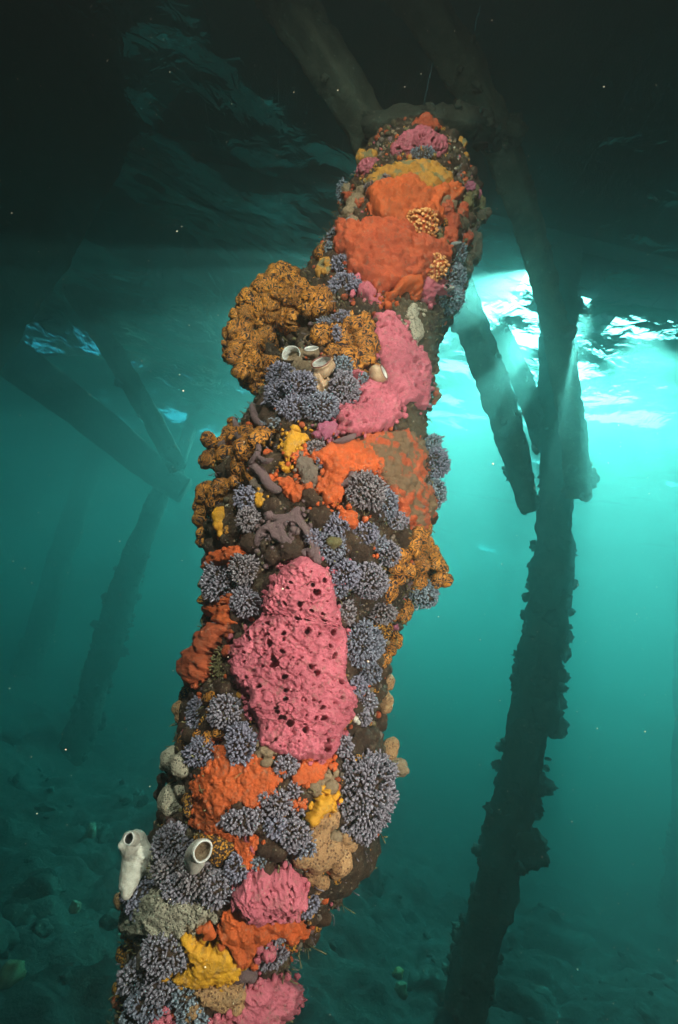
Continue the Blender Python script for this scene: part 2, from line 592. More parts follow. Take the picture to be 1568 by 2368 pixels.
_bv, _bf = base_tube(0, 0.0, 5, 96, 0.012, 2)
_polys = [tuple(q) for a in _bf for q in a.tolist()]
BVH = BVHTree.FromPolygons([Vector(p) for p in _bv], _polys)
AXIS = np.array([at_y((l + r) / 2, y, AX_Y) for y, l, r in BASE])

def surf(px, py):
    """the point of the near pile seen at px, py and its outward normal; beside the pile, the nearest point of the view ray"""
    d = Vector(ray(px, py)).normalized()
    loc, nrm, idx, dist = BVH.ray_cast(Vector((0, 0, 0)), d)
    if loc is not None:
        n = np.array(nrm)
        if n @ np.array(d) > 0: n = -n
        return np.array(loc), n
    best = None
    for t in np.linspace(0.85, 1.75, 19):
        p = d * t
        l2, n2, i2, dd = BVH.find_nearest(p)
        if best is None or dd < best[0]:
            best = (dd, p, l2)
    n = np.array(best[1] - best[2])
    n = n / (np.linalg.norm(n) + 1e-9) + 0.4 * -np.array(d)
    return np.array(best[1]), n / np.linalg.norm(n)

FR = {'A': (664.7, 260.1, .3318), 'B': (462.4, 606.8, .3870), 'C': (433.5, 953.6, .4054), 'D': (375.7, 1271.5, .3870),
      'E': (260.1, 1676.1, .4607), 'F': (231.2, 1965.0, .3318), 'P': (0, 0, 1.0)}
def fr(k, x, y):
    a, b, s = FR[k]
    return a + x * s, b + y * s

# ---- materials of the growth
def mat_growth(name, c1, c2, scale=120, rough=0.62, bump=0.5, spots=None, lines=None, silt=None, sss=0.0, spec=0.35):
    mt, nt, p = mat_new(name)
    N = NT(nt)
    c = N.coord(1.0)
    n1 = N.noise(c, 26, 8, 0.72)
    n2 = N.noise(c, scale * 1.3, 6, 0.75)
    f = N.math('ADD', N.math('MULTIPLY', n1, 0.65), N.math('MULTIPLY', n2, 0.35))
    col = N.ramp(f, [(0.36, c2), (0.56, c1)])
    n4 = N.noise(c, 9, 3, 0.6)
    col = N.mix(N.ramp(n4, [(0.42, (0, 0, 0)), (0.64, (0.55, 0.55, 0.55))]), col, tuple(0.62 * a for a in c2))
    n5 = N.noise(c, 70, 6, 0.8)
    col = N.mix(N.ramp(n5, [(0.54, (0, 0, 0)), (0.66, (0.6, 0.6, 0.6))]), col, (.20, .15, .10))
    v6 = N.n('ShaderNodeTexVoronoi', i_Scale=210.0); N.l(c, v6.inputs['Vector'])
    k6 = N.math('MULTIPLY', N.ramp(v6.outputs['Distance'], [(0.14, (1, 1, 1)), (0.26, (0, 0, 0))]), N.ramp(v6.outputs['Color'], [(0.74, (0, 0, 0)), (0.78, (0.7, 0.7, 0.7))]))
    col = N.mix(k6, col, (.42, .36, .26))
    h = n2
    if lines:
        (lc, ls, lw) = lines
        wd = N.noise(c, ls * 0.42, 1.0, 0.5, 1.6)
        w = N.math('PINGPONG', N.math('MULTIPLY', wd, 9.0), 0.5)
        lab = N.ramp(w, [(lw, (1, 1, 1)), (lw + 0.09, (0, 0, 0))])
        brk = N.ramp(N.noise(c, ls * 1.6, 2), [(0.30, (0.15, 0.15, 0.15)), (0.42, (1, 1, 1))])
        k = N.math('MULTIPLY', lab, brk)
        col = N.mix(k, col, lc)
        h = N.math('SUBTRACT', n2, N.math('MULTIPLY', k, 0.8))
    if spots:
        (sc, ss, sr) = spots
        vo = N.n('ShaderNodeTexVoronoi', i_Scale=ss); N.l(c, vo.inputs['Vector'])
        k = N.ramp(vo.outputs['Distance'], [(sr, (1, 1, 1)), (sr + 0.12, (0, 0, 0))])
        col = N.mix(k, col, sc)
        h = N.math('SUBTRACT', h, N.math('MULTIPLY', k, 0.7))
    if silt:
        a = N.n('ShaderNodeAttribute', attribute_name='low')
        n3 = N.noise(c, 160, 4, 0.7)
        k = N.math('ADD', a.outputs['Fac'], N.math('MULTIPLY', N.math('SUBTRACT', n3, 0.5), 1.1))
        k = N.ramp(k, [(0.35, (0, 0, 0)), (0.62, (1, 1, 1))])
        col = N.mix(k, col, silt)
    N.l(col, p.inputs['Base Color'])
    p.inputs['Roughness'].default_value = rough
    p.inputs['Specular IOR Level'].default_value = spec
    if sss:
        p.inputs['Subsurface Weight'].default_value = sss
        p.inputs['Subsurface Radius'].default_value = (0.006, 0.003, 0.002)
        p.inputs['Subsurface Scale'].default_value = 1.0
    N.l(N.bump(h, min(1.0, bump * 1.3), 0.006), p.inputs['Normal'])
    return mt

G = {
 'pink':    mat_growth('pink_sponge', (.62, .15, .195), (.44, .085, .12), 200, bump=0.5, spots=((.26, .04, .06), 150, 0.10)),
 'rose':    mat_growth('rose_sponge', (.50, .13, .21), (.30, .07, .13), 200, bump=0.6),
 'orange':  mat_growth('orange_sponge', (.66, .105, .018), (.46, .085, .016), 160, bump=0.5, silt=(.34, .17, .09)),
 'red':     mat_growth('red_orange_sponge', (.56, .095, .028), (.42, .055, .02), 160, bump=0.6, silt=(.24, .15, .09)),
 'silty':   mat_growth('silty_orange_sponge', (.58, .10, .03), (.42, .08, .025), 160, bump=0.8, silt=(.20, .115, .06)),
 'amber':   mat_growth('amber_sponge', (.60, .27, .03), (.42, .16, .02), 160, bump=0.5, silt=(.20, .16, .07)),
 'yellow':  mat_growth('yellow_sponge', (.66, .31, .012), (.52, .21, .01), 130, bump=0.35),
 'gold':    mat_growth('gold_ribbed_colony', (.60, .23, .02), (.46, .15, .012), 160, bump=0.4, lines=((.018, .004, .008), 74, 0.19)),
 'dotted':  mat_growth('gold_dotted_colony', (.075, .035, .02), (.05, .02, .015), 160, bump=0.8, spots=((.62, .27, .03), 260, 0.44)),
 'sandy':   mat_growth('sandy_dotted_colony', (.52, .29, .13), (.40, .20, .09), 160, bump=0.7, spots=((.20, .09, .05), 190, 0.22)),
 'cream':   mat_growth('cream_dotted_colony', (.56, .49, .37), (.42, .36, .26), 160, bump=0.7, spots=((.10, .08, .06), 230, 0.24)),
 'tan':     mat_growth('tan_crust', (.36, .25, .15), (.22, .14, .08), 130, bump=0.9),
 'taupe':   mat_growth('taupe_sponge', (.26, .19, .15), (.19, .135, .10), 260, bump=0.9, spots=((.10, .06, .05), 130, 0.12)),
 'mauve':   mat_growth('mauve_sponge', (.24, .15, .155), (.155, .09, .095), 260, bump=0.8),
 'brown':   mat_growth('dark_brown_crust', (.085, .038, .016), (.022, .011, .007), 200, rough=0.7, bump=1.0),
 'olive':   mat_growth('olive_crust', (.20, .17, .06), (.12, .09, .035), 160, bump=0.9),
 'umber':   mat_growth('umber_fuzz', (.14, .10, .055), (.06, .042, .022), 200, bump=1.0, rough=0.9),
 'white':   mat_growth('white_tunic', (.62, .57, .50), (.50, .45, .38), 90, bump=0.25, sss=0.15, rough=0.45),
 'flesh':   mat_growth('flesh_tunic', (.62, .42, .27), (.50, .30, .17), 60, bump=0.3, sss=0.2, rough=0.4),
 'glass':   mat_growth('siphon_lining', (.72, .70, .66), (.50, .48, .45), 40, bump=0.2, sss=0.1, rough=0.3),
 'rim':     mat_growth('siphon_rim', (.25, .08, .05), (.16, .05, .035), 90, bump=0.2, rough=0.4),
 'hole':    mat_growth('siphon_hollow', (.03, .022, .02), (.015, .01, .01), 90, bump=0.1),
 'grey':    mat_growth('grey_crust', (.34, .35, .34), (.22, .23, .23), 160, bump=0.6),
}
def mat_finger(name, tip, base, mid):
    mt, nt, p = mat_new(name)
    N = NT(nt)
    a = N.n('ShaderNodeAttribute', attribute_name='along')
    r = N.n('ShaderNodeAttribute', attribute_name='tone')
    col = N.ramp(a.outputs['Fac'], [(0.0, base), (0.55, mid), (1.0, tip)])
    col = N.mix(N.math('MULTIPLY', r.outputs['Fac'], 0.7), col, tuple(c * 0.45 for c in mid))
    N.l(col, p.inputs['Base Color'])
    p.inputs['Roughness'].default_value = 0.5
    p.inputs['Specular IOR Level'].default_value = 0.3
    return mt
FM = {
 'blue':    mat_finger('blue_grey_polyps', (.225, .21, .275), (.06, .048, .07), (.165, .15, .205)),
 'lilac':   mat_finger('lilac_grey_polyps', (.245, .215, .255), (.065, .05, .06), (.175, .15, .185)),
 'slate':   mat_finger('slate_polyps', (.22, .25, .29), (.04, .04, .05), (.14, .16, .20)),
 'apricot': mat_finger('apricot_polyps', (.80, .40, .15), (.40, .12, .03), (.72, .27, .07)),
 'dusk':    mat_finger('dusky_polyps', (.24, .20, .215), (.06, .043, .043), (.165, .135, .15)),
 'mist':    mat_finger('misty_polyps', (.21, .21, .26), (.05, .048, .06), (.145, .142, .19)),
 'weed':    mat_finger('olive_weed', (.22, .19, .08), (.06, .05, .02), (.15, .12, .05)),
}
M_CORE = G['brown']

# ---- relief of each kind: p in millimetres -> (height mm, lowness 0..1)
def rnd(ids, k=0):
    return (((ids >> k) * 2654435761) & 0xffff) / 65535.0
def relief(kind, p, seed):
    low = np.zeros(len(p))
    if kind in ('pink', 'rose', 'spiky'):
        w = p + 5 * np.c_[fbm(p / 15, 2, seed + 1), fbm(p / 15, 2, seed + 2), fbm(p / 15, 2, seed + 3)]
        h = fbm(p / 46, 2, seed) * 9
        rid = np.abs(fbm(w / 19, 3, seed + 5, 0.5))
        h += np.clip(rid * 22, 0, 5.0) - 3.0
        f1, f2, ids = worley(w / 19, seed)
        r = 0.13 + 0.24 * rnd(ids, 3) ** 1.2
        pit = np.clip((r + 0.03 - f1) / 0.08, 0, 1)
        pit = pit * pit * (3 - 2 * pit)
        ring = np.exp(-((f1 - r - 0.09) / 0.09) ** 2) * np.clip(r * 8, 0, 1)
        h += ring * 1.9 - pit * 19.0 * np.clip(r * 5, .5, 1)
        e1, e2, ei = worley(w / 11, seed + 31)
        h -= np.clip((0.20 - e1) / 0.08, 0, 1) * 8 * (rnd(ei, 4) > .35)
        ch_ = np.abs(fbm(w / 24, 2, seed + 61))
        h -= np.clip((0.035 - ch_) / 0.03, 0, 1) * 7 * (fbm(p / 30, 1, seed + 62) > 0.05)
        h += fbm(p / 5.5, 3, seed + 7, 0.6) * (2.4 if kind == 'spiky' else 1.1)
        if kind == 'spiky':
            g1, g2, gi = worley(w / 9.0, seed + 4)
            h += np.clip(0.40 - g1, 0, 1) * 20 - 3
    elif kind in ('orange', 'red'):
        h = fbm(p / 34, 3, seed, 0.5) * 9 + fbm(p / 13, 4, seed + 3, 0.7) * 9
        f1, f2, ids = worley(p / 21, seed)
        r = 0.05 + 0.09 * rnd(ids, 3)
        h -= np.clip((r + 0.05 - f1) / 0.08, 0, 1) * 5 * (rnd(ids, 7) > 0.45)
        low = np.clip(0.12 - fbm(p / 15, 3, seed + 9) * 0.9, 0, 1) * (0.9 if kind == 'red' else 0.45)
    elif kind in ('lumpy', 'silty', 'amber'):
        f1, f2, ids = worley(p / (19 if kind != 'silty' else 17), seed)
        h = (0.5 - f1) * 15 + fbm(p / 30, 2, seed) * 6 + fbm(p / 8, 3, seed + 3, .7) * 3.2
        low = np.clip((f1 - 0.42) * 2.2, 0, 1) * (1.0 if kind != 'lumpy' else 0.25)
        if kind == 'silty':
            low = np.clip(low + 0.12 + 1.0 * fbm(p / 42, 2, seed + 5), 0, 1)
            q1, q2, qi = worley(p / 20, seed + 8)
            h -= np.clip((0.16 - q1) / 0.08, 0, 1) * 7
    elif kind == 'gold':
        f1, f2, ids = worley((p + 9 * fbm(p / 22, 2, seed + 1)[:, None]) / 38, seed)
        h = (0.45 - f1) * 9 + np.clip((f2 - f1) * 22, 0, 4.5) + fbm(p / 14, 3, seed + 2) * 4 + fbm(p / 3.4, 2, seed + 3) * 0.8
        h -= np.clip((0.13 - f1) / 0.07, 0, 1) * 4 * (rnd(ids, 5) > .5)
    elif kind in ('dotted', 'sandy', 'cream'):
        f1, f2, ids = worley(p / 24, seed)
        h = (0.5 - f1) * 10 + fbm(p / 10, 3, seed) * 3 + fbm(p / 3, 2, seed + 3) * 0.9
        q1, q2, qi = worley(p / 17, seed + 8)
        h -= np.clip((0.12 - q1) / 0.06, 0, 1) * 4
    elif kind in ('tan', 'olive', 'umber', 'grey'):
        f1, f2, ids = worley(p / 13, seed)
        h = (0.5 - f1) * 8 + fbm(p / 6, 4, seed, 0.7) * 4
    elif kind in ('brown',):
        f1, f2, ids = worley(p / 15, seed)
        h = fbm(p / 22, 3, seed) * 6 + (0.5 - f1) * 6 * rnd(ids, 2) + fbm(p / 5, 4, seed + 3, .8) * 3.4
    elif kind in ('white', 'flesh'):
        h = fbm(p / 22, 3, seed) * 3 + fbm(p * np.array([1, 1, .3]) / 6, 2, seed + 3) * 0.8
    else:      # yellow, taupe, mauve
        h = fbm(p / 26, 3, seed, 0.5) * 5 + fbm(p / 7, 2, seed + 3) * 1.0
        q1, q2, qi = worley(p / 30, seed + 8)
        h -= np.clip((0.07 - q1) / 0.04, 0, 1) * 4
    return h, low

SEED = [100]
def nseed():
    SEED[0] += 7
    return SEED[0]

def largest(v, faces):
    """drop stray islands"""
    lab = np.arange(len(v))
    E = np.concatenate([np.stack([a[:, k], np.roll(a, -1, axis=1)[:, k]], 1) for a in faces for k in range(a.shape[1])])
    for _ in range(60):
        m_ = np.minimum(lab[E[:, 0]], lab[E[:, 1]])
        old = lab.copy()
        np.minimum.at(lab, E[:, 0], m_); np.minimum.at(lab, E[:, 1], m_)
        lab = lab[lab]; lab = lab[lab]
        if (lab == old).all(): break
    u, c = np.unique(lab, return_counts=True)
    if len(u) == 1: return v, faces, None
    keep = lab == u[c.argmax()]
    rm = -np.ones(len(v), int); rm[keep] = np.arange(keep.sum())
    return v[keep], [rm[a][(rm[a] >= 0).all(1)] for a in faces], keep

def finish(name, v, f, mat, attrs, label, cat, group=None):
    v, f, keep = largest(v, f if isinstance(f, list) else [f])
    if keep is not None: attrs = {k: np.asarray(a)[keep] for k, a in attrs.items()}
    c = v.mean(0)
    me = new_mesh(name, v - c, f, mat)
    for k, a in attrs.items():
        at = me.attributes.new(k, 'FLOAT', 'POINT')
        if len(me.vertices) == len(a):
            at.data.foreach_set('value', np.asarray(a, np.float32))
    o = link(name, me)
    o.location = c
    tag(o, label, cat, group)
    return o

def sdist(P, poly):
    """signed distance, positive inside"""
    A = poly
    B = np.roll(poly, -1, axis=0)
    d = np.full(len(P), 1e9)
    ins = np.zeros(len(P), bool)
    for a, b in zip(A, B):
        e = b - a
        t = np.clip(((P - a) @ e) / (e @ e + 1e-9), 0, 1)
        q = a + t[:, None] * e
        d = np.minimum(d, np.hypot(*(P - q).T))
        c = ((a[1] > P[:, 1]) != (b[1] > P[:, 1]))
        x = (b[0] - a[0]) * (P[:, 1] - a[1]) / (b[1] - a[1] + 1e-12) + a[0]
        ins ^= c & (P[:, 0] < x)
    return np.where(ins, d, -d)

def patch(frame, pts, kind, name, label, cat='sponge', T=12, rag=11, mat=None, rel=None, edge=None, spacing=2.1, amp=1.0, dome=0.0):
    """an encrusting organism with the outline pts, T millimetres thick, spread over the near pile"""
    seed = nseed()
    poly = np.array([fr(frame, *p) for p in pts])
    # round the outline
    for _ in range(2):
        nx = np.roll(poly, -1, axis=0)
        poly = np.stack([poly * .75 + nx * .25, poly * .25 + nx * .75], 1).reshape(-1, 2)
    x0, y0 = poly.min(0) - rag - 4
    x1, y1 = poly.max(0) + rag + 4
    xs = np.arange(x0, x1, spacing); ys = np.arange(y0, y1, spacing)
    X, Y = np.meshgrid(xs, ys, indexing='ij')
    P = np.c_[X.ravel(), Y.ravel()]
    sd_ = sdist(P, poly)
    q = np.c_[P, np.zeros(len(P))]
    sd_ = sd_ + rag * 1.3 * fbm(q / 17, 3, seed + 40, 0.6) + rag * 0.2
    keep = sd_ > -spacing * 1.2
    keep2 = keep.reshape(X.shape)
    pos = np.zeros((len(P), 3)); nrm = np.zeros((len(P), 3))
    idx = np.where(keep)[0]
    # sample the pile coarsely and fill in between
    cs = 3
    gx = np.arange(0, len(xs) + cs, cs); gy = np.arange(0, len(ys) + cs, cs)
    cp = np.zeros((len(gx), len(gy), 3)); cn = np.zeros_like(cp)
    for i, a in enumerate(gx):
        for j, b in enumerate(gy):
            s_, n_ = surf(x0 + a * spacing, y0 + b * spacing)
            cp[i, j] = s_; cn[i, j] = n_
    for _ in range(2):      # ease the depth so the sheet wraps smoothly
        e = np.pad(cn, ((1, 1), (1, 1), (0, 0)), 'edge')
        cn = (e[:-2, 1:-1] + e[2:, 1:-1] + e[1:-1, :-2] + e[1:-1, 2:] + cn) / 5
    I, J = np.unravel_index(idx, X.shape)
    ui, uj = I / cs, J / cs
    i0, j0 = ui.astype(int), uj.astype(int)
    a, b = (ui - i0)[:, None], (uj - j0)[:, None]
    lerp = lambda M: (M[i0, j0] * (1 - a) + M[i0 + 1, j0] * a) * (1 - b) + (M[i0, j0 + 1] * (1 - a) + M[i0 + 1, j0 + 1] * a) * b
    p = lerp(cp); n = lerp(cn); n /= np.linalg.norm(n, axis=1)[:, None]
    d = sd_[idx]
    w = edge or max(6.0, T * 0.9)
    t = np.clip(d / w, 0, 1)
    prof = T * np.sqrt(np.clip(1 - (1 - t) ** 2, 0, 1)) + dome * np.clip(d / (0.5 * min(x1 - x0, y1 - y0)), 0, 1) ** 0.6
    prof = np.where(d < 1.0, -7.0, prof)
    h, low = relief(rel or kind, p * 1000, seed)
    h = h + fbm(p * 1000 / 4.6, 3, seed + 77, 0.8) * (1.2 if kind == 'yellow' else 2.8)
    pz = prof + h * amp * np.clip(t * 1.2, 0.15, 1)
    v = p + n * (pz / 1000)[:, None]
    remap = -np.ones(len(P), int); remap[idx] = np.arange(len(idx))
    Q = grid_faces(len(xs), len(ys))
    Q = remap[Q]
    Q = Q[(Q >= 0).all(1)]
    # orientation towards the camera
    e1 = v[Q[:, 1]] - v[Q[:, 0]]; e2 = v[Q[:, 3]] - v[Q[:, 0]]
    cr = np.cross(e1, e2)
    if (cr * v[Q[:, 0]]).sum() > 0: Q = Q[:, ::-1]
    mt_ = G[mat or kind if (mat or kind) in G else 'orange']
    o = finish(name, v, Q, mt_, {'low': low}, label, cat)
    # small outliers where the sponge creeps over its neighbours
    if kind not in ('umber', 'grey') and T < 50:
        rng = np.random.default_rng(seed)
        per = np.hypot(*(np.roll(poly, -1, axis=0) - poly).T)
        n = int(per.sum() / 9)
        V, F, o_ = [], [], 0
        sv, sf = ICO2
        for k in range(n):
            i = rng.choice(len(poly), p=per / per.sum())
            q = poly[i] + (poly[(i + 1) % len(poly)] - poly[i]) * rng.random() + rng.normal(size=2) * 8
            s_, n_ = surf(*q)
            r = rng.uniform(.002, .0055) * (1.5 if rng.random() < .15 else 1)
            w = sv * r * rng.uniform(.7, 1.5, 3)
            w = w * (1 + .5 * fbm(sv * 2 + k, 2, seed))[:, None]
            V.append(w + s_ + n_ * rng.uniform(.002, .012)); F.append(sf + o_); o_ += len(sv)
        if n:
            me = new_mesh('outgrowth', np.concatenate(V) - np.array(o.location), np.concatenate(F), mt_)
            tag(link('outgrowth', me, o), None, None, None, 'stuff')
    return o

PENDING = []
def blob(frame, balls, kind, name, label, cat='sponge', amp=1.0, mat=None, vox=0.0024, rel=None, push=0.25):
    """balls: (x, y, r[, ry]) in the frame's pixels; one lumpy body blended from them, seated on the near pile"""
    V, F, o = [], [], 0
    full = []
    for b in balls:
        px, py = fr(frame, b[0], b[1])
        sp, n = surf(px, py)
        dep = np.dot(sp, FW)
        k = FR[frame][2] / FPX * dep
        r = b[2] * k * (1.18 if kind in ('gold', 'sandy', 'cream') else 1.0)
        dz = b[3] * 0.001 if len(b) > 3 else 0.0
        c = sp * (1 + (push * r - dz) / np.linalg.norm(sp))
        if full:            # a neck, so that the body hangs together
            g_ = [np.linalg.norm(q[0] - c) - q[1] for q in full]
            a = full[int(np.argmin(g_))]
            L_ = np.linalg.norm(a[0] - c); m_ = min(a[1], r)
            if L_ > 0.8 * (a[1] + r):
                for t_ in np.arange(m_ * .5, L_, m_ * .5) / L_:
                    full.append((a[0] + (c - a[0]) * t_, m_ * .62))
        full.append((c, r))
    for c, r in full:
        sv, sf = ICO
        V.append(sv * r + c); F.append(sf + o); o += len(sv)
    v, f = np.concatenate(V), np.concatenate(F)
    me = new_mesh('raw', v, f)
    ob = link('raw', me)
    md = ob.modifiers.new('remesh', 'REMESH')
    md.mode = 'VOXEL'
    md.voxel_size = vox
    sm = ob.modifiers.new('smooth', 'SMOOTH'); sm.iterations = 14 if kind == 'gold' else 6; sm.factor = 0.6
    PENDING.append((ob, kind, name, label, cat, amp, mat, nseed(), rel))

def make_ico(sub):
    import bmesh
    bm = bmesh.new()
    bmesh.ops.create_icosphere(bm, subdivisions=sub, radius=1.0)
    v = np.array([x.co[:] for x in bm.verts]); f = np.array([[q.index for q in a.verts] for a in bm.faces])
    bm.free()
    return v, f
ICO = make_ico(3)
ICO1 = make_ico(1)
ICO2 = make_ico(2)

def flush():
    dg = bpy.context.evaluated_depsgraph_get()
    for ob, kind, name, label, cat, amp, mat, seed, rel in PENDING:
        me = bpy.data.meshes.new_from_object(ob.evaluated_get(dg))
        n = len(me.vertices)
        v = np.empty(n * 3); me.vertices.foreach_get('co', v); v = v.reshape(-1, 3)
        nr = np.empty(n * 3); me.vertices.foreach_get('normal', nr); nr = nr.reshape(-1, 3)
        m_ = len(me.polygons)
        lt = np.empty(m_, np.int32); me.polygons.foreach_get('loop_total', lt)
        li = np.empty(len(me.loops), np.int32); me.loops.foreach_get('vertex_index', li)
        st = np.empty(m_, np.int32); me.polygons.foreach_get('loop_start', st)
        q = st[lt == 4]; t3 = st[lt == 3]
        faces = [li[q[:, None] + np.arange(4)]] + ([li[t3[:, None] + np.arange(3)]] if len(t3) else [])
        h, low = relief(rel or kind, v * 1000, seed)
        h = h + fbm(v * 1000 / 4.6, 3, seed + 77, 0.8) * 2.0
        v = v + nr * (h * amp / 1000)[:, None]
        finish(name, v, faces, G[mat or kind], {'low': low}, label, cat)
        old = ob.data
        bpy.data.objects.remove(ob)
        bpy.data.meshes.remove(old); bpy.data.meshes.remove(me)
    PENDING.clear()

# ---- tufts of little fingers
def fingers(P0, D, L, r, rng, seg=5, droop=0.2):
    """P0 roots, D unit directions, L lengths, r radii -> vertices, faces, along, tone"""
    n = len(P0)
    ref = np.where(np.abs(D[:, 2:3]) < 0.9, np.array([[0, 0, 1.0]]), np.array([[1.0, 0, 0]]))
    A = np.cross(D, ref); A /= np.linalg.norm(A, axis=1)[:, None]
    B = np.cross(D, A)
    th = np.linspace(0, 2 * math.pi, seg, endpoint=False)
    ts = np.array([0.0, 0.55, 0.82, 0.96])
    rs = np.array([0.6, 0.85, 1.0, 0.82])
    bend = (rng.normal(size=(n, 3)) * droop)
    V = []
    for t, k in zip(ts, rs):
        c = P0 + D * (L * t)[:, None] + bend * (L * t * t)[:, None]
        ring = c[:, None] + (A[:, None] * np.cos(th)[None, :, None] + B[:, None] * np.sin(th)[None, :, None]) * (r * k)[:, None, None]
        V.append(ring)
    tip = P0 + D * L[:, None] * 1.03 + bend * L[:, None]
    V = np.concatenate([x for x in V] + [tip[:, None]], axis=1)          # n, 4*seg+1, 3
    m_ = 4 * seg + 1
    q = grid_faces(4, seg, True)
    j = np.arange(seg)
    t3 = np.c_[3 * seg + j, 3 * seg + (j + 1) % seg, np.full(seg, 4 * seg)]
    off = (np.arange(n) * m_)[:, None, None]
    Q = (q[None] + off).reshape(-1, 4); T3 = (t3[None] + off).reshape(-1, 3)
    along = np.tile(np.r_[np.repeat(ts, seg), 1.0], n)
    tone = np.repeat(rng.random(n) ** 2, m_)
    return V.reshape(-1, 3), [Q, T3], along, tone

def tuft(frame, x, y, rx, ry, label, kind='blue', flat=0.6, gap=4.6, fl=11, fr_=2.25, core='brown', name='bryozoan_tuft', cat='tuft', lift=0.0):
    """a cushion bristling with blunt fingers; rx, ry in the frame's pixels, finger sizes in mm"""
    seed = nseed()
    rng = np.random.default_rng(seed)
    px, py = fr(frame, x, y)
    s, nrm = surf(px, py)
    dep = np.dot(s, FW)
    k = FR[frame][2] / FPX * dep
    a, b = rx * k * 1.04, ry * k * 1.04
    view = -s / np.linalg.norm(s)
    N_ = nrm * 0.45 + view * 0.55; N_ /= np.linalg.norm(N_)
    X_ = IX - N_ * (IX @ N_); X_ /= np.linalg.norm(X_)
    Y_ = np.cross(N_, X_)
    c_ = min(a, b) * flat
    cen = s - N_ * c_ * 0.15 + N_ * lift * 0.001
    area = 2 * math.pi * ((a * b) ** 1.6 + (a * c_) ** 1.6 + (b * c_) ** 1.6) ** (1 / 1.6) / 3 ** (1 / 1.6)
    n = int(area / (gap * 0.001) ** 2 * 1.25)
    i = np.arange(n) + 0.5
    z = 1 - i / n * 1.25
    ph = i * 2.399963 + rng.uniform(0, 6)
    rr = np.sqrt(np.clip(1 - z * z, 0, 1))
    U = np.c_[rr * np.cos(ph), rr * np.sin(ph), z] + rng.normal(size=(n, 3)) * 0.05
    U /= np.linalg.norm(U, axis=1)[:, None]
    lump = 1 + 0.34 * fbm(U * 1.7 + seed, 3, seed)
    tipL = U * np.array([a, b, c_]) * lump[:, None]
    dirL = U / np.array([a, b, c_]) * min(a, b)
    dirL = dirL / np.linalg.norm(dirL, axis=1)[:, None] * 0.6 + U * 0.5 + rng.normal(size=(n, 3)) * 0.3
    dirL /= np.linalg.norm(dirL, axis=1)[:, None]
    L = np.full(n, min(fl * 0.001, min(a, b) * 0.75)) * rng.uniform(0.5, 1.25, n)
    r = np.full(n, fr_ * 0.001) * rng.uniform(0.6, 1.3, n)
    M = np.stack([X_, Y_, N_])
    tip = cen + tipL @ M
    D = dirL @ M
    v, f, along, tone = fingers(tip - D * L[:, None], D, L, r, rng)
    # the cushion under them
    sv, sf = ICO2
    inner = np.maximum(np.array([a, b, c_]) - L.mean() * 0.72, np.array([a, b, c_]) * 0.25)
    cv = cen + (sv * inner * (1 + 0.1 * fbm(sv * 2 + seed, 2, seed))[:, None]) @ M
    o = finish(name, cv, sf, G[core], {}, label, cat)
    if kind in ('blue', 'lilac'):
        kind = (kind, kind, 'dusk', 'mist', 'lilac', 'blue')[int(rng.integers(6))]
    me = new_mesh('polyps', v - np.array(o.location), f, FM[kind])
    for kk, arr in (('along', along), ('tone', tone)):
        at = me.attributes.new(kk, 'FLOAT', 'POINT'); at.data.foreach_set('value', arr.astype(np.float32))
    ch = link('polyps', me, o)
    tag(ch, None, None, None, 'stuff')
    return o

# ---- finger sponges and solitary squirts
def stalk(frame, pts, kind, name, label, cat='sponge', lift=10):
    """pts: (x, y, r, lift_mm) a round finger along them"""
    P, W = [], []
    for x, y, r, lf in pts:
        px, py = fr(frame, x, y)
        s, n = surf(px, py)
        k = FR[frame][2] / FPX * np.dot(s, FW)
        P.append(s * (1 - lf * 0.001 / np.linalg.norm(s))); W.append(r * k)
    P, W = np.array(P), np.array(W)
    L = np.r_[0, np.cumsum(np.linalg.norm(np.diff(P, axis=0), axis=1))]
    n = max(8, int(L[-1] / 0.003))
    q = np.linspace(0, L[-1], n)
    return tube_obj(np.c_[[np.interp(q, L, P[:, i]) for i in range(3)]].T, np.interp(q, L, W), kind, name, label, cat)
def tube_obj(P, W, kind, name, label, cat):
    seed = nseed()
    for _ in range(4): P[1:-1] = (P[:-2] + 2 * P[1:-1] + P[2:]) / 4
    W = W.copy(); m_ = len(W)
    e = min(8, m_ // 2)
    cap = np.sqrt(np.clip(1 - (1 - np.arange(e) / e) ** 2, 0.02, 1))
    W[:e] *= cap; W[-e:] *= cap[::-1]
    v, f = tube(P, W, 20, 0.0022, 0.0, seed, 5)
    c = v.mean(0)
    h = fbm(v * 1000 / 9, 3, seed) * 2.0
    v = v + 0.001 * h[:, None] * (v - c) / (np.linalg.norm(v - c, axis=1)[:, None] + 1e-6)
    return finish(name, v, f, G[kind], {}, label, cat)

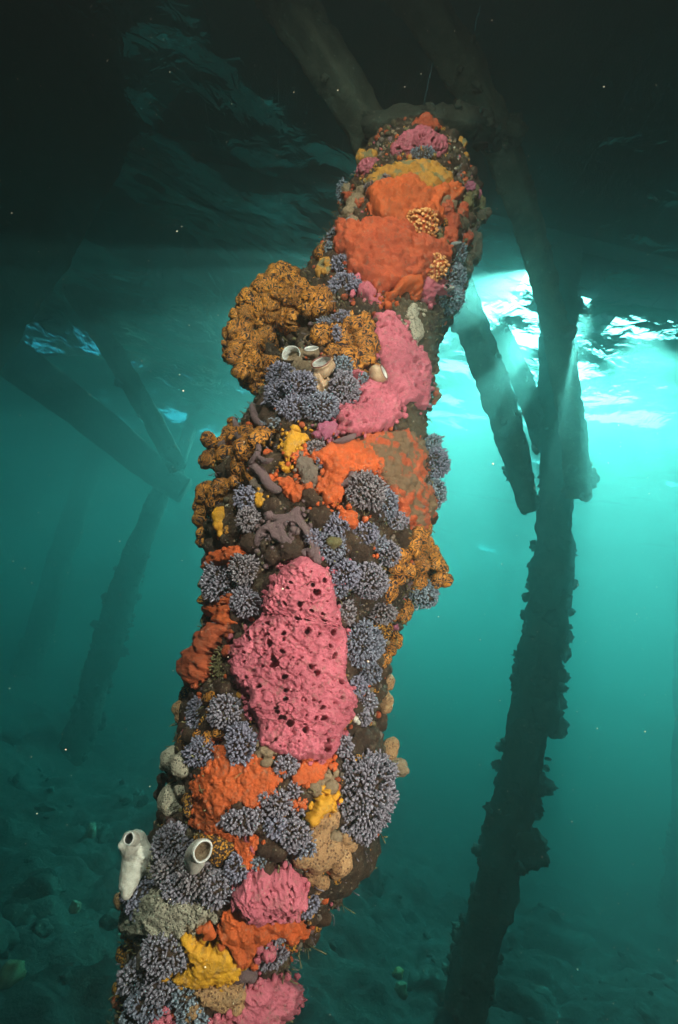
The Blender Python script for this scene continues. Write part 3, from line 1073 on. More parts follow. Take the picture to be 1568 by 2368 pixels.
def squirt(frame, base, mouth, rb, rm, label, lift=30, mat='flesh', tilt=None, lining='glass', rim='rim', wall=0.12):
    """a solitary sea squirt: a bag from base to an open round mouth. base, mouth in frame px; lift mm towards the viewer"""
    seed = nseed()
    p0, n0 = surf(*fr(frame, *base)); p1, n1 = surf(*fr(frame, *mouth))
    k = FR[frame][2] / FPX * np.dot(p0, FW)
    p0 = p0 + n0 * (0.004 if lift < 25 else 0.018)
    p1 = p1 * (1 - (lift + (12 if lift > 25 else 0)) * 0.001 / np.linalg.norm(p1))
    rb *= k; rm *= k
    ax = p1 - p0; H = np.linalg.norm(ax); ax /= H
    A = np.cross(ax, [0, 0, 1.0]); A /= np.linalg.norm(A); B = np.cross(A, ax)
    md = np.array(tilt if tilt is not None else (ax * 0.6 + (-p1 / np.linalg.norm(p1)) * 0.4)); 
    if tilt is not None: md = IX * tilt[0] + IY * tilt[1] - FW * tilt[2]
    md = md / np.linalg.norm(md)
    seg = 36
    th = np.linspace(0, 2 * math.pi, seg, endpoint=False)
    def ring(c, r, d, wob=0.03):
        a = np.cross(d, [0.1, 0.2, 1.0]); a /= np.linalg.norm(a); b = np.cross(a, d)
        rr = r * (1 + wob * np.sin(3 * th + seed) + wob * .7 * np.sin(5 * th + 2 * seed))
        return c + a * (np.cos(th) * rr)[:, None] + b * (np.sin(th) * rr)[:, None]
    def lathe(rows, matk, name, parent=None, off=None):
        V = np.concatenate(rows)
        me = new_mesh(name, V - off, grid_faces(len(rows), seg, True)[:, ::-1], G[matk])
        return me
    def bez(t):
        c = (p0 + p1) / 2 + (p0 + ax * H * .55 - (p0 + p1) / 2) * .5
        q1 = p1 - md * H * 0.35
        return (1 - t) ** 2 * p0 + 2 * t * (1 - t) * q1 + t * t * p1
    rows = []
    for t in np.linspace(0, 1, 22):
        d = ax * (1 - t) + md * t; d /= np.linalg.norm(d)
        r = rb * (0.75 + 0.5 * math.sin(min(1, t * 1.3) * math.pi * .75)) * (1 - t) + rm * 1.0 * t
        if t > .9: r = rm * (1 + 0.06 * math.sin((t - .9) * 31))
        rows.append(ring(bez(t), r, d, 0.05 * (1 - t) + 0.02))
    off = p0
    o = link('sea_squirt', lathe(rows, mat, 'sea_squirt', None, off))
    o.location = off
    tag(o, label, 'sea squirt')
    # rim
    rr = []
    for a in np.linspace(0, math.pi, 7):
        rr.append(ring(p1 + md * math.sin(a) * rm * wall * .9, rm * (1 - wall * (1 - math.cos(a)) / 2), md, 0.02))
    link('rim', lathe(rr, rim, 'rim', None, off), o)
    # lining: a cup going down inside
    rr = []
    for t in np.linspace(0, 1, 9):
        rr.append(ring(p1 - md * rm * 1.5 * t, rm * (1 - wall) * (1 - 0.75 * t ** 2.2), md, 0.02))
    rr.append(ring(p1 - md * rm * 1.55, rm * 0.02, md, 0.0))
    link('siphon_lining', lathe(rr, lining, 'siphon_lining', None, off), o)
    return o

# ---- the pile itself
def build_pile():
    root = bpy.data.objects.new('coral_pile', None)
    COL.objects.link(root)
    root.location = (AXIS[-1][0], AX_Y, AXIS[-1][2])
    off = np.array(root.location)
    tag(root, 'near pier pile smothered in sponges and tufts, lit by flash', 'pile')
    v, f = base_tube(2, 0.022, 18, 210, 0.005, 5)
    f1, f2, ids = worley(v / 0.03, 5)
    cen = np.c_[v[:, 0] - np.interp(v[:, 2], AXIS[::-1, 2], AXIS[::-1, 0]), v[:, 1] - AX_Y, np.zeros(len(v))]
    cen /= np.linalg.norm(cen, axis=1)[:, None] + 1e-6
    v = v + cen * ((0.55 - f1) * 0.020)[:, None]
    link('post', new_mesh('post', v - off, f, mat_growth('pile_crust', (.075, .038, .017), (.018, .010, .006), 160, 0.85, 1.0,
         spots=((.22, .17, .10), 70, 0.10))), root)
    # uncounted small growth all round it, in four colours
    rng = np.random.default_rng(8)
    sv, sf = ICO2
    for kind, cnt, rmin, rmax in (('brown', 260, 8, 20), ('umber', 900, 3, 9), ('tan', 700, 2, 6), ('silty', 500, 2, 9), ('dotted', 200, 4, 12), ('mauve', 260, 3, 8), ('olive', 500, 2, 7), ('orange', 600, 2, 7), ('pink', 260, 2, 5), ('cream', 600, 1.2, 4), ('amber', 260, 2, 6), ('taupe', 500, 2, 8)):
        V, F, o = [], [], 0
        zz = rng.uniform(-1.1, 1.55, cnt); aa = rng.uniform(-1.5 - 0.8, -1.5 + 0.8 + 0.0, cnt) * 1.0 + rng.normal(0, .9, cnt)
        for z_, a_ in zip(zz, aa):
            cx = np.interp(z_, AXIS[::-1, 2], AXIS[::-1, 0])
            o_ = Vector((cx + math.cos(a_) * 0.6, AX_Y + math.sin(a_) * 0.6, z_))
            d_ = Vector((-math.cos(a_), -math.sin(a_), 0))
            loc, nn, ii, dd = BVH.ray_cast(o_, d_)
            if loc is None: continue
            r_ = rng.uniform(rmin, rmax) * 0.001
            w = sv * r_ * rng.uniform(0.7, 1.25, 3) 
            w = w * (1 + 0.28 * fbm(sv * 1.6 + 10 * len(V), 2, 3))[:, None]
            V.append(w + np.array(loc) + np.array(nn) * r_ * -0.15); F.append(sf + o); o += len(sv)
        ch = link('encrustation', new_mesh('encrustation', np.concatenate(V) - off, np.concatenate(F), G[kind]), root)
        tag(ch, None, None, None, 'stuff')
build_pile()
def build_fuzz():
    """short turf of weed and hydroids over the pile"""
    root = bpy.data.objects['coral_pile']
    off = np.array(root.location)
    for kind, cnt, ln, seed in (('weed', 5200, .008, 1), ('dusk', 2600, .007, 2)):
        rng = np.random.default_rng(seed)
        P, D = [], []
        for k in range(cnt):
            z_ = rng.uniform(-1.1, 1.42); a_ = rng.uniform(0, 2 * math.pi)
            if fbm(np.array([[math.cos(a_) * 2.2, math.sin(a_) * 2.2, z_ * 4]]), 2, seed + 9)[0] < -0.1: continue
            cx = np.interp(z_, AXIS[::-1, 2], AXIS[::-1, 0])
            loc, nn, ii, dd = BVH.ray_cast(Vector((cx + math.cos(a_) * 0.6, AX_Y + math.sin(a_) * 0.6, z_)), Vector((-math.cos(a_), -math.sin(a_), 0)))
            if loc is None: continue
            P.append(np.array(loc) + np.array(nn) * rng.uniform(0, .010)); D.append(np.array(nn) + rng.normal(size=3) * .6)
        P, D = np.array(P), np.array(D); D /= np.linalg.norm(D, axis=1)[:, None]
        v, f, along, tone = fingers(P, D, ln * rng.uniform(.6, 2.0, len(P)), 0.0011 * rng.uniform(.7, 1.5, len(P)), rng, seg=4, droop=.4)
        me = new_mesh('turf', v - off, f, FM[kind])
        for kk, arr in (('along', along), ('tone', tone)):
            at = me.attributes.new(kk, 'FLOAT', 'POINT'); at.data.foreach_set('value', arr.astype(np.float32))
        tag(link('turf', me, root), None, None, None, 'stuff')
build_fuzz()
# ------------------------------------------------------------------ organisms, from the head of the pile down
# frame A: the head
SG, SQ, CL = 'sponge', 'sea squirt', 'sea squirt colony'
blob('A', [(960, 85, 60), (900, 95, 40), (1020, 95, 42)], 'red', 'red_sponge', 'dusky red sponge capping the very head of the pile', amp=.7)
blob('A', [(850, 235, 95, 10), (940, 230, 115, 18), (1030, 250, 85, 8), (780, 260, 60)], 'pink', 'pink_sponge', 'dome shaped pink sponge at the head of the pile', amp=.75)
blob('A', [(560, 395, 62, 5), (520, 420, 45), (600, 370, 40)], 'pink', 'pink_sponge', 'small pink sponge under an orange cap on the pile head\'s left shoulder', amp=.8)
blob('A', [(520, 320, 48, 5), (590, 312, 50, 5)], 'amber', 'orange_sponge', 'rusty orange cap just above the small pink sponge of the left shoulder', amp=.6)
tuft('A', 930, 312, 85, 40, 'pale grey blue tuft at the lower edge of the pink dome', 'slate', gap=5, fl=9, fr_=1.7, lift=22)
blob('A', [(1020, 302, 24, 36)], 'amber', 'orange_sponge', 'small round orange knob on the right of the grey tuft on the pink dome', amp=.3)
blob('A', [(945, 262, 26, 36)], 'gold', 'gold_sea_squirt_colony', 'tiny golden patch in the middle of the pink dome', CL, amp=.3)
blob('A', [(1205, 230, 48, -20), (1235, 320, 38, -20), (1240, 390, 22, -20)], 'amber', 'orange_sponge', 'dull orange strip on the pile\'s right shoulder behind the dark gap', amp=.6)
patch('A', [(590, 470), (640, 420), (720, 385), (820, 350), (980, 360), (1080, 400), (1130, 500), (1100, 540), (980, 545), (900, 500), (800, 490), (700, 510), (620, 520), (540, 500)], 'amber', 'amber_sponge', 'broad lumpy amber band directly below the pink dome', T=22)
patch('A', [(550, 560), (690, 500), (800, 465), (900, 480), (940, 545), (1040, 550), (1150, 510), (1195, 600), (1150, 640), (1030, 640), (1070, 760), (1020, 810), (900, 760), (830, 800), (700, 760), (600, 740), (560, 650)], 'lumpy', 'orange_sponge', 'knobbly orange sponge below the amber band', T=32, mat='orange', amp=1.5)
patch('A', [(1000, 560), (1080, 555), (1170, 620), (1165, 700), (1080, 700), (1010, 635)], 'tan', 'tan_crust', 'tan wrinkled crust at the right of the knobbly orange sponge', 'crust', T=22)
blob('A', [(420, 560, 60), (480, 640, 72, 6), (440, 705, 62), (520, 560, 48, 8), (470, 760, 32)], 'tan', 'barnacle_cluster', 'tan and rusty cluster of old barnacles on the head\'s left side', 'barnacles')
patch('A', [(400, 590), (450, 560), (510, 600), (520, 650), (430, 660)], 'red', 'orange_sponge', 'small red orange crust over the tan barnacle cluster', T=30, amp=.5)
tuft('A', 380, 545, 45, 65, 'dim blue tuft behind the tan barnacle cluster', 'slate', gap=4.8, fl=11, fr_=2)
tuft('A', 600, 528, 65, 32, 'flat violet tuft under the amber band', 'blue', gap=4.8, fl=9, fr_=2, lift=14)
tuft('A', 690, 488, 36, 30, 'tiny violet tuft inside the amber band', 'blue', gap=4.8, fl=8, fr_=2, lift=20)
patch('A', [(370, 810), (430, 785), (560, 800), (700, 775), (830, 800), (900, 900), (1050, 870), (1110, 960), (1115, 1060), (1000, 1110), (930, 1140), (900, 1220), (780, 1240), (740, 1230), (690, 1290), (590, 1270), (540, 1200), (480, 1120), (380, 1130), (430, 1030), (345, 980), (350, 880)], 'orange', 'orange_sponge', 'large orange red sponge across the pile below the knobbly one', T=30, mat='red', dome=18, rel='lumpy', amp=1.1)
patch('A', [(760, 1130), (920, 1115), (925, 1250), (880, 1310), (790, 1265), (740, 1320), (650, 1350), (600, 1320), (700, 1270), (750, 1200)], 'yellow', 'orange_sponge', 'clear orange lobe hanging from the large orange red sponge', T=40, mat='orange', amp=.8)
tuft('A', 925, 800, 108, 98, 'apricot cauliflower like cluster in the middle of the orange sponge', 'apricot', gap=8.2, fl=10, fr_=4.2, core='orange', name='apricot_cluster', cat='soft coral', flat=.4, lift=26)
tuft('A', 1005, 1085, 85, 80, 'second apricot cluster at the lower right of the large orange red sponge', 'apricot', gap=8.0, fl=9, fr_=4, core='orange', name='apricot_cluster', cat='soft coral', flat=.35, lift=34)
blob('A', [(1090, 690, 75), (1150, 780, 70), (1210, 690, 55), (1130, 870, 60), (1170, 610, 30)], 'red', 'red_sponge', 'dull red lumps down the right side of the pile head', amp=1)
blob('A', [(1210, 790, 55), (1180, 740, 35)], 'umber', 'brown_crust', 'grey brown knob amid the red lumps right of the apricot cluster', 'crust')
blob('A', [(1250, 880, 52, 5), (1290, 850, 28)], 'orange', 'orange_sponge', 'small bright orange knob beneath the red lumps on the right', amp=.7, mat='red')
blob('A', [(1270, 580, 62), (1320, 640, 62), (1240, 650, 55), (1290, 540, 40)], 'olive', 'olive_crust', 'olive lump jutting out on the right of the pile head', 'crust')
blob('A', [(1270, 525, 38, 22), (1330, 570, 34, 20)], 'rose', 'rose_sponge', 'dusky rose sponge on top of the jutting olive lump', amp=.6)
blob('A', [(1350, 730, 45), (1390, 700, 32), (1320, 770, 30)], 'umber', 'grey_crust', 'dark grey lump hanging below the jutting olive lump', 'crust')
blob('A', [(1290, 900, 70), (1280, 1000, 72), (1240, 1090, 55), (1310, 960, 50)], 'umber', 'dark_crust', 'dark shaded crust forming the head\'s lower right edge', 'crust')
patch('A', [(420, 800), (480, 790), (550, 810), (500, 850), (470, 895), (430, 890)], 'grey', 'grey_sponge', 'pale grey patch at the upper left of the large orange red sponge', T=38, amp=.3)
patch('A', [(1130, 900), (1180, 890), (1195, 930), (1160, 960), (1125, 940)], 'grey', 'grey_sponge', 'small grey green patch right of the olive ridge', T=26, amp=.3)
blob('A', [(1060, 870, 30, 20), (1100, 915, 30, 20), (1125, 975, 30, 14), (1112, 1035, 26, 10)], 'olive', 'olive_ridge', 'curving olive brown ridge beside the large orange red sponge', 'sponge', amp=.4)
tuft('A', 330, 860, 50, 50, 'grey blue tuft at the left end of the large orange red sponge, upper of two', 'slate', gap=4.8, fl=12, fr_=2.2)
tuft('A', 305, 945, 45, 45, 'grey blue tuft at the left end of the large orange red sponge, lower of two', 'slate', gap=4.8, fl=12, fr_=2.2)
tuft('A', 375, 1060, 62, 52, 'pale grey tuft above the big blue tuft on the left', 'lilac', gap=4.8, fl=12, fr_=2.2, lift=12)
tuft('A', 400, 1205, 122, 72, 'wide blue tuft between the orange red sponge and the golden lobes', 'blue', gap=4.9, fl=14, fr_=2.4, lift=12)
tuft('A', 310, 1235, 65, 35, 'narrow blue tuft on the golden lobes\' upper rim', 'slate', gap=4.9, fl=14, fr_=2.4, lift=0)
tuft('A', 1190, 985, 52, 70, 'small blue tuft on the dark crust at the head\'s lower right', 'slate', gap=4.9, fl=12, fr_=2.4, lift=8)
tuft('A', 1160, 1160, 80, 85, 'blue tuft right of the small pink sponge with a pale siphon, upper of two', 'slate', gap=4.9, fl=14, fr_=2.4, lift=8)
tuft('A', 1120, 1300, 105, 85, 'blue tuft right of the small pink sponge with a pale siphon, lower of two', 'slate', gap=4.9, fl=15, fr_=2.4, lift=10)
tuft('A', 1050, 1130, 48, 30, 'tiny lilac tuft under the second apricot cluster', 'lilac', gap=4.9, fl=8, fr_=2.2, lift=24)
blob('A', [(255, 1060, 48), (240, 1120, 42), (290, 1100, 42), (275, 1050, 34, 6)], 'amber', 'amber_sponge', 'mustard lump on the left edge above the golden lobes', amp=.9)
blob('A', [(235, 970, 36), (225, 1010, 28), (245, 940, 24)], 'gold', 'gold_sea_squirt_colony', 'small rusty ribbed lump above the mustard lump', CL, amp=.6)
patch('A', [(490, 1240), (540, 1195), (590, 1225), (600, 1290), (650, 1320), (650, 1370), (560, 1330), (500, 1290)], 'pink', 'pink_sponge', 'small pink sponge at the left foot of the clear orange lobe', T=26, amp=.6)
patch('A', [(920, 1140), (980, 1160), (1060, 1180), (1110, 1215), (1085, 1270), (1000, 1290), (1010, 1340), (950, 1290), (910, 1250)], 'spiky', 'pink_sponge', 'small pink sponge between the clear orange lobe and the blue tufts', T=30, mat='pink', amp=.6)
squirt('A', (1110, 1225), (1112, 1213), 16, 19, 'tiny pale siphon ring at the edge of the small pink sponge', lift=44, mat='white', tilt=(0, 0, 1), lining='hole', rim='white')
patch('A', [(790, 1290), (880, 1300), (960, 1330), (990, 1420), (960, 1460), (800, 1460), (740, 1380)], 'umber', 'brown_crust', 'bare brown timber crust under the clear orange lobe', 'crust', T=10)

# frame B: golden lobes, squirts, long pink sponge
blob('B', [(500, 150, 110, 10), (400, 190, 85, 10), (330, 270, 90), (600, 230, 95, 15), (290, 215, 42), (250, 340, 58), (450, 330, 105, 20), (560, 350, 75, 15),
           (700, 260, 90, 10), (240, 440, 75), (190, 500, 48), (200, 560, 48), (300, 530, 75), (400, 440, 48, 15), (420, 480, 36, 10), (330, 630, 55), (300, 690, 58), (250, 640, 40), (340, 740, 40),
           (450, 620, 40), (420, 660, 50), (270, 450, 60, -10), (340, 560, 50, -14), (380, 600, 45, -10)],
     'gold', 'gold_sea_squirt_colony', 'great golden lobed mass with dark ribs jutting out to the left', CL, amp=1.15, vox=.0026)
blob('B', [(840, 270, 80, 8), (960, 280, 85, 10), (1020, 250, 42, 6), (940, 400, 90, 10), (1000, 500, 70, 8), (980, 590, 65, 5), (880, 580, 70, 8), (740, 440, 70, 12), (780, 540, 40, 8), (940, 650, 40, 3), (850, 470, 55, 8), (720, 350, 45, 5), (1040, 620, 30, 5)],
     'gold', 'gold_sea_squirt_colony', 'golden ribbed colony right of the squirts, against the long pink sponge', CL, amp=1.0, vox=.0026)
tuft('B', 855, 352, 58, 32, 'small violet tuft lodged between the two golden colonies, upper one', 'blue', gap=4.8, fl=8, fr_=2.1, lift=34)
tuft('B', 760, 382, 48, 30, 'small violet tuft at the left of the golden colonies\' seam', 'blue', gap=4.8, fl=8, fr_=2.1, lift=26)
tuft('B', 822, 455, 28, 50, 'upright violet tuft in the golden colony\'s middle seam', 'blue', gap=4.8, fl=8, fr_=2.1, lift=34)
blob('B', [(590, 620, 60, 10), (600, 560, 45, 10), (640, 640, 55, 10), (570, 680, 40, 10)], 'brown', 'leathery_squirt', 'brown leathery base under the pale open siphons', SQ, amp=.5, mat='tan')
squirt('B', (570, 630), (545, 548), 50, 56, 'wide open pale siphon facing the viewer, leftmost of the four squirts', lift=52, mat='tan', tilt=(-.12, .25, 1), rim='glass')
squirt('B', (665, 600), (665, 515), 46, 42, 'translucent brown squirt behind the two open siphons', lift=34, mat='tan', tilt=(-.1, .85, .6), rim='glass')
squirt('B', (745, 705), (725, 595), 62, 62, 'peach coloured squirt with a red rimmed mouth turned to the upper left', lift=66, mat='flesh', tilt=(-.35, .75, .75))
squirt('B', (1010, 700), (1100, 655), 50, 46, 'peach squirt lying on the pink sponge, its mouth to the right', lift=44, mat='flesh', tilt=(.9, .35, .45))
squirt('B', (650, 470), (655, 455), 28, 26, 'little dark pored siphon above the leftmost pale one', lift=20, mat='tan', tilt=(.1, .2, 1), lining='hole', rim='tan')
patch('B', [(680, 700), (740, 690), (770, 740), (750, 790), (710, 790), (680, 750)], 'flesh', 'peach_sponge', 'peach and orange patch at the foot of the red rimmed squirt', T=64, amp=.6)
tuft('B', 500, 690, 85, 68, 'grey blue tuft below the leftmost pale siphon', 'blue', lift=22)
tuft('B', 470, 800, 78, 80, 'grey blue tuft at the lower left end of the big tuft bank', 'blue', lift=16)
tuft('B', 605, 765, 100, 85, 'big grey blue tuft left of the peach patch', 'blue', lift=30)
tuft('B', 570, 880, 110, 78, 'grey blue tuft hanging lowest in the big tuft bank', 'blue', lift=16)
tuft('B', 730, 880, 105, 85, 'grey blue tuft touching the lower pink sponge', 'blue', lift=24)
tuft('B', 860, 775, 92, 100, 'grey blue tuft between the peach patch and the pink sponge', 'blue', lift=24)
tuft('B', 850, 650, 58, 72, 'dim grey tuft above the peach patch, under the golden colony', 'slate', gap=4.8, fl=10, fr_=2, lift=20)
tuft('B', 965, 718, 30, 30, 'tiny grey tuft at the foot of the lying squirt', 'slate', gap=4.8, fl=8, fr_=2, lift=34)
patch('B', [(1055, 320), (1110, 295), (1195, 370), (1215, 440), (1300, 530), (1350, 620), (1355, 760), (1315, 890), (1240, 850), (1180, 850), (1120, 790), (1090, 740), (1085, 600), (1035, 480), (1050, 400)], 'pink', 'pink_sponge', 'long pink pitted sponge running down the right of the golden colony', T=24, dome=10)
patch('B', [(900, 690), (960, 670), (985, 715), (1090, 690), (1120, 780), (1180, 850), (1185, 910), (1130, 960), (1120, 1010), (1000, 1035), (900, 1035), (800, 1010), (820, 960), (850, 870), (935, 870), (955, 750)], 'spiky', 'pink_sponge', 'bright pink frilly sponge below the lying squirt', T=28, mat='pink', amp=1.0, dome=8)
patch('B', [(690, 975), (830, 955), (840, 1040), (760, 1070), (700, 1045)], 'yellow', 'rose_sponge', 'smooth dark rose sheet left of the frilly pink sponge', T=14, mat='rose')
patch('B', [(1100, 230), (1220, 210), (1300, 260), (1420, 300), (1425, 480), (1400, 640), (1390, 830), (1360, 900), (1340, 760), (1340, 600), (1290, 520), (1220, 430), (1190, 350)], 'umber', 'brown_crust', 'fuzzy brown bare flank of the pile right of the long pink sponge', 'crust', T=8)
patch('B', [(1225, 290), (1255, 245), (1305, 330), (1320, 470), (1265, 480), (1220, 400)], 'yellow', 'cream_sponge', 'upright cream patch on the bare brown flank', T=18, mat='cream', amp=.6)
patch('B', [(1238, 470), (1270, 475), (1278, 505), (1245, 505)], 'yellow', 'cream_sponge', 'little cream spot below the upright cream patch', T=16, mat='cream', amp=.3)
blob('B', [(1455, 330, 28), (1475, 322, 18)], 'brown', 'dark_sponge', 'small dark knob sticking out right of the bare flank', 'sponge', amp=.3)
blob('B', [(1405, 760, 26), (1415, 800, 26), (1395, 840, 16)], 'silty', 'orange_sponge', 'brownish orange flake on the right edge beside the long pink sponge', amp=.6)
patch('B', [(1180, 860), (1260, 850), (1330, 900), (1350, 990), (1330, 1060), (1270, 1080), (1240, 1000), (1150, 960)], 'umber', 'brown_crust', 'weedy brown hollow right of the frilly pink sponge', 'crust', T=8)
stalk('B', [(310, 845, 17, 22), (320, 900, 20, 22), (340, 950, 24, 15), (360, 990, 28, 0)], 'mauve', 'mauve_finger_sponge', 'upright mauve finger below the golden lobes')
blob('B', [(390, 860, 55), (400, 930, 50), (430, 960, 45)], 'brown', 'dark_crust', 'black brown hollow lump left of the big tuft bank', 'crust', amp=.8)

blob('B', [(400, 540, 70, -25), (470, 500, 60, -15), (360, 470, 50, -30), (450, 580, 60, -15)], 'brown', 'brown_crust', 'brown lump darkening the hollow of the great golden lobed mass, left of the siphons', 'crust', amp=.8)  # solid brown lump put in for the darkness of the cavity
# frame C: fingers, orange nodules, mauve branches
blob('C', [(115, 155, 34, -6), (110, 175, 26, -6), (150, 190, 26, -4), (200, 180, 40, 0), (110, 262, 38, -6), (100, 290, 26, -6), (160, 290, 26, -4), (225, 250, 50, 0), (190, 315, 36, -4), (240, 110, 36), (255, 60, 26), (280, 150, 50),
           (340, 130, 48), (340, 230, 75, 6), (420, 180, 80, 8), (510, 160, 48, 5), (520, 230, 50, 5), (480, 290, 62, 5), (530, 330, 32, 5), (400, 330, 70, 5), (310, 320, 56), (340, 370, 40)],
     'gold', 'gold_sea_squirt_colony', 'golden ribbed colony with knobbed arms reaching left, around the mauve fingers', CL, amp=.7, vox=.0024)
blob('C', [(200, 190, 30, 16), (215, 175, 22, 20)], 'mauve', 'mauve_crust', 'dark mauve hollow on the leftmost golden arm', 'crust', amp=.5)
stalk('C', [(262, 22, 13, 14), (280, 80, 19, 24), (285, 125, 20, 30), (310, 160, 20, 34), (345, 175, 17, 36)], 'mauve', 'mauve_finger_sponge', 'bent mauve finger lying across the golden arms on the far left')
stalk('C', [(400, 165, 12, 26), (410, 210, 17, 38), (395, 250, 20, 38), (370, 280, 20, 34), (350, 300, 24, 24)], 'mauve', 'mauve_finger_sponge', 'mauve finger rising from the middle of the ribbed colony')
stalk('C', [(400, 250, 18, 36), (430, 275, 18, 42), (465, 278, 16, 46), (490, 262, 13, 48)], 'mauve', 'mauve_finger_sponge', 'side finger pointing right on the ribbed colony')
stalk('C', [(350, 300, 24, 24), (400, 320, 28, 24), (430, 350, 30, 20), (450, 400, 30, 18), (500, 440, 28, 16), (540, 440, 30, 14)], 'mauve', 'mauve_finger_sponge', 'thick mauve root running down from the ribbed colony to the orange nodules')
blob('C', [(390, 400, 42, 4), (420, 440, 34, 4)], 'taupe', 'taupe_sponge', 'taupe knob left of the thick mauve root', amp=.6)
stalk('C', [(370, 5, 17, 26), (395, 50, 20, 26), (430, 75, 16, 22)], 'mauve', 'mauve_finger_sponge', 'short mauve finger leaning left under the dark hollow')
blob('C', [(465, 115, 22, 16), (455, 95, 16, 16)], 'mauve', 'mauve_knob_sponge', 'little mauve nub at the top of the ribbed colony', amp=.4)
patch('C', [(540, 190), (570, 120), (640, 100), (690, 130), (690, 170), (640, 215), (610, 270), (590, 330), (555, 350), (570, 260)], 'yellow', 'yellow_sponge', 'mustard yellow sheet between the ribbed colony and the orange nodules', T=14)
tuft('C', 730, 200, 52, 36, 'small blue tuft above the orange nodules', 'blue', gap=4.6, fl=10, lift=10)
tuft('C', 755, 285, 25, 40, 'tiny blue tuft between the taupe patch and the orange nodules', 'blue', gap=4.6, fl=9, fr_=2, lift=10)
tuft('C', 500, 60, 65, 30, 'shaded blue tuft bottom left of the lowest bank tuft', 'slate', gap=4.6, fl=10, lift=4)
patch('C', [(620, 210), (740, 240), (800, 180), (900, 165), (1000, 180), (1110, 290), (1110, 350), (1000, 355), (900, 350), (880, 440), (930, 440), (870, 500), (830, 545), (780, 530), (770, 450), (650, 430), (640, 520), (570, 490), (550, 430), (470, 400), (560, 375), (680, 415), (760, 395), (780, 300), (740, 270), (640, 260), (600, 350), (580, 260)], 'lumpy', 'orange_sponge', 'bright orange nodules spreading round the taupe patch', T=16, mat='orange', amp=1.15)
patch('C', [(930, 170), (1110, 110), (1250, 110), (1350, 210), (1340, 380), (1395, 470), (1385, 570), (1320, 670), (1260, 640), (1190, 560), (1150, 470), (1090, 380), (1100, 300), (1000, 230)], 'silty', 'orange_sponge', 'silt covered orange sponge with dark pores on the right flank', T=18, amp=1.1)
patch('C', [(860, 545), (940, 555), (965, 640), (920, 670), (880, 610)], 'lumpy', 'orange_sponge', 'small orange tongue under the brightest blue tuft', T=22, mat='orange', amp=.7)
patch('C', [(630, 260), (730, 270), (745, 380), (720, 430), (660, 420), (620, 340)], 'taupe', 'taupe_sponge', 'taupe gritty patch surrounded by orange nodules', T=18)
blob('C', [(940, 360, 26, 16), (910, 400, 24, 14), (880, 405, 18, 12)], 'mauve', 'mauve_finger_sponge', 'mauve nub beside the brightest blue tuft', amp=.5)
stalk('C', [(830, 165, 16, 20), (880, 165, 22, 24), (940, 140, 20, 24), (965, 120, 14, 20)], 'mauve', 'mauve_finger_sponge', 'mauve sausage lying just below the frilly pink sponge')
tuft('C', 1005, 455, 115, 100, 'brightest blue tuft, right of centre among the orange nodules', 'blue', fl=13, lift=18)
tuft('C', 1120, 520, 78, 88, 'blue tuft touching the right side of the brightest one', 'blue', lift=12)
tuft('C', 1190, 615, 60, 52, 'small blue tuft at the foot of the silt covered orange sponge', 'blue', gap=4.6, fl=10, lift=10)
tuft('C', 340, 495, 70, 68, 'blue tuft left of the dark discs, upper of two', 'blue', lift=12)
tuft('C', 362, 612, 68, 72, 'blue tuft left of the dark discs, lower of two', 'blue', lift=12)
tuft('C', 850, 640, 72, 60, 'blue tuft directly above the one with a yellow eye', 'blue', gap=4.6, lift=12)
tuft('C', 730, 715, 55, 48, 'small blue tuft right of the mauve branching sponge', 'blue', gap=4.6, fl=10, lift=10)
tuft('C', 825, 765, 82, 85, 'blue tuft holding a yellow green eye', 'blue', gap=4.6, fl=10, lift=6)
blob('C', [(830, 742, 40, 20), (860, 735, 28, 20)], 'olive', 'yellow_green_sponge', 'yellow green sponge set in the middle of a blue tuft', amp=.5)
tuft('C', 1010, 690, 78, 62, 'blue tuft on dark crust, first of a pair running down right', 'blue', gap=4.6, lift=8)
tuft('C', 1090, 745, 50, 45, 'small blue tuft joining the pair on dark crust', 'blue', gap=4.6, fl=10, lift=6)
tuft('C', 1145, 800, 68, 68, 'grey lilac tuft next to the right ribbed colony\'s top', 'lilac', gap=4.6, lift=10)
tuft('C', 1400, 190, 60, 70, 'slate blue tuft on the right edge, topmost of three', 'slate', lift=0, gap=4.6)
tuft('C', 1400, 290, 88, 98, 'large slate blue tuft on the right edge, middle of three', 'blue', lift=6)
tuft('C', 1405, 465, 72, 84, 'slate blue tuft on the right edge, lowest of three', 'slate', lift=4)
patch('C', [(450, 590), (500, 570), (580, 585), (615, 530), (660, 535), (655, 600), (690, 650), (690, 670), (745, 690), (750, 760), (765, 830), (740, 860), (705, 840), (700, 760), (650, 660), (600, 630), (560, 645), (560, 690), (620, 735), (600, 780), (540, 745), (480, 720), (480, 675), (440, 685), (425, 750), (390, 765), (400, 690), (430, 640), (520, 625), (520, 610), (450, 620)], 'mauve', 'mauve_branching_sponge', 'mauve antler shaped sponge creeping over the dark discs', T=15, rag=3, edge=7, amp=.6, spacing=1.8)
blob('C', [(120, 470, 66), (200, 455, 60, 5), (90, 545, 42), (75, 620, 36), (85, 690, 32), (80, 740, 26), (170, 520, 50, 5), (240, 420, 34, 5), (270, 390, 32, 5)], 'gold', 'gold_sea_squirt_colony', 'golden brown ribbed rosette on the left edge below the armed colony', CL, amp=.7)
blob('C', [(185, 590, 52, 14), (190, 640, 50, 14), (200, 690, 30, 10)], 'amber', 'mustard_sponge', 'mustard sponge hanging below the ribbed rosette', amp=.4, mat='yellow')
patch('C', [(395, 460), (450, 460), (460, 510), (430, 550), (395, 530)], 'yellow', 'yellow_sponge', 'little yellow scrap between two blue tufts and the dark discs', T=14)
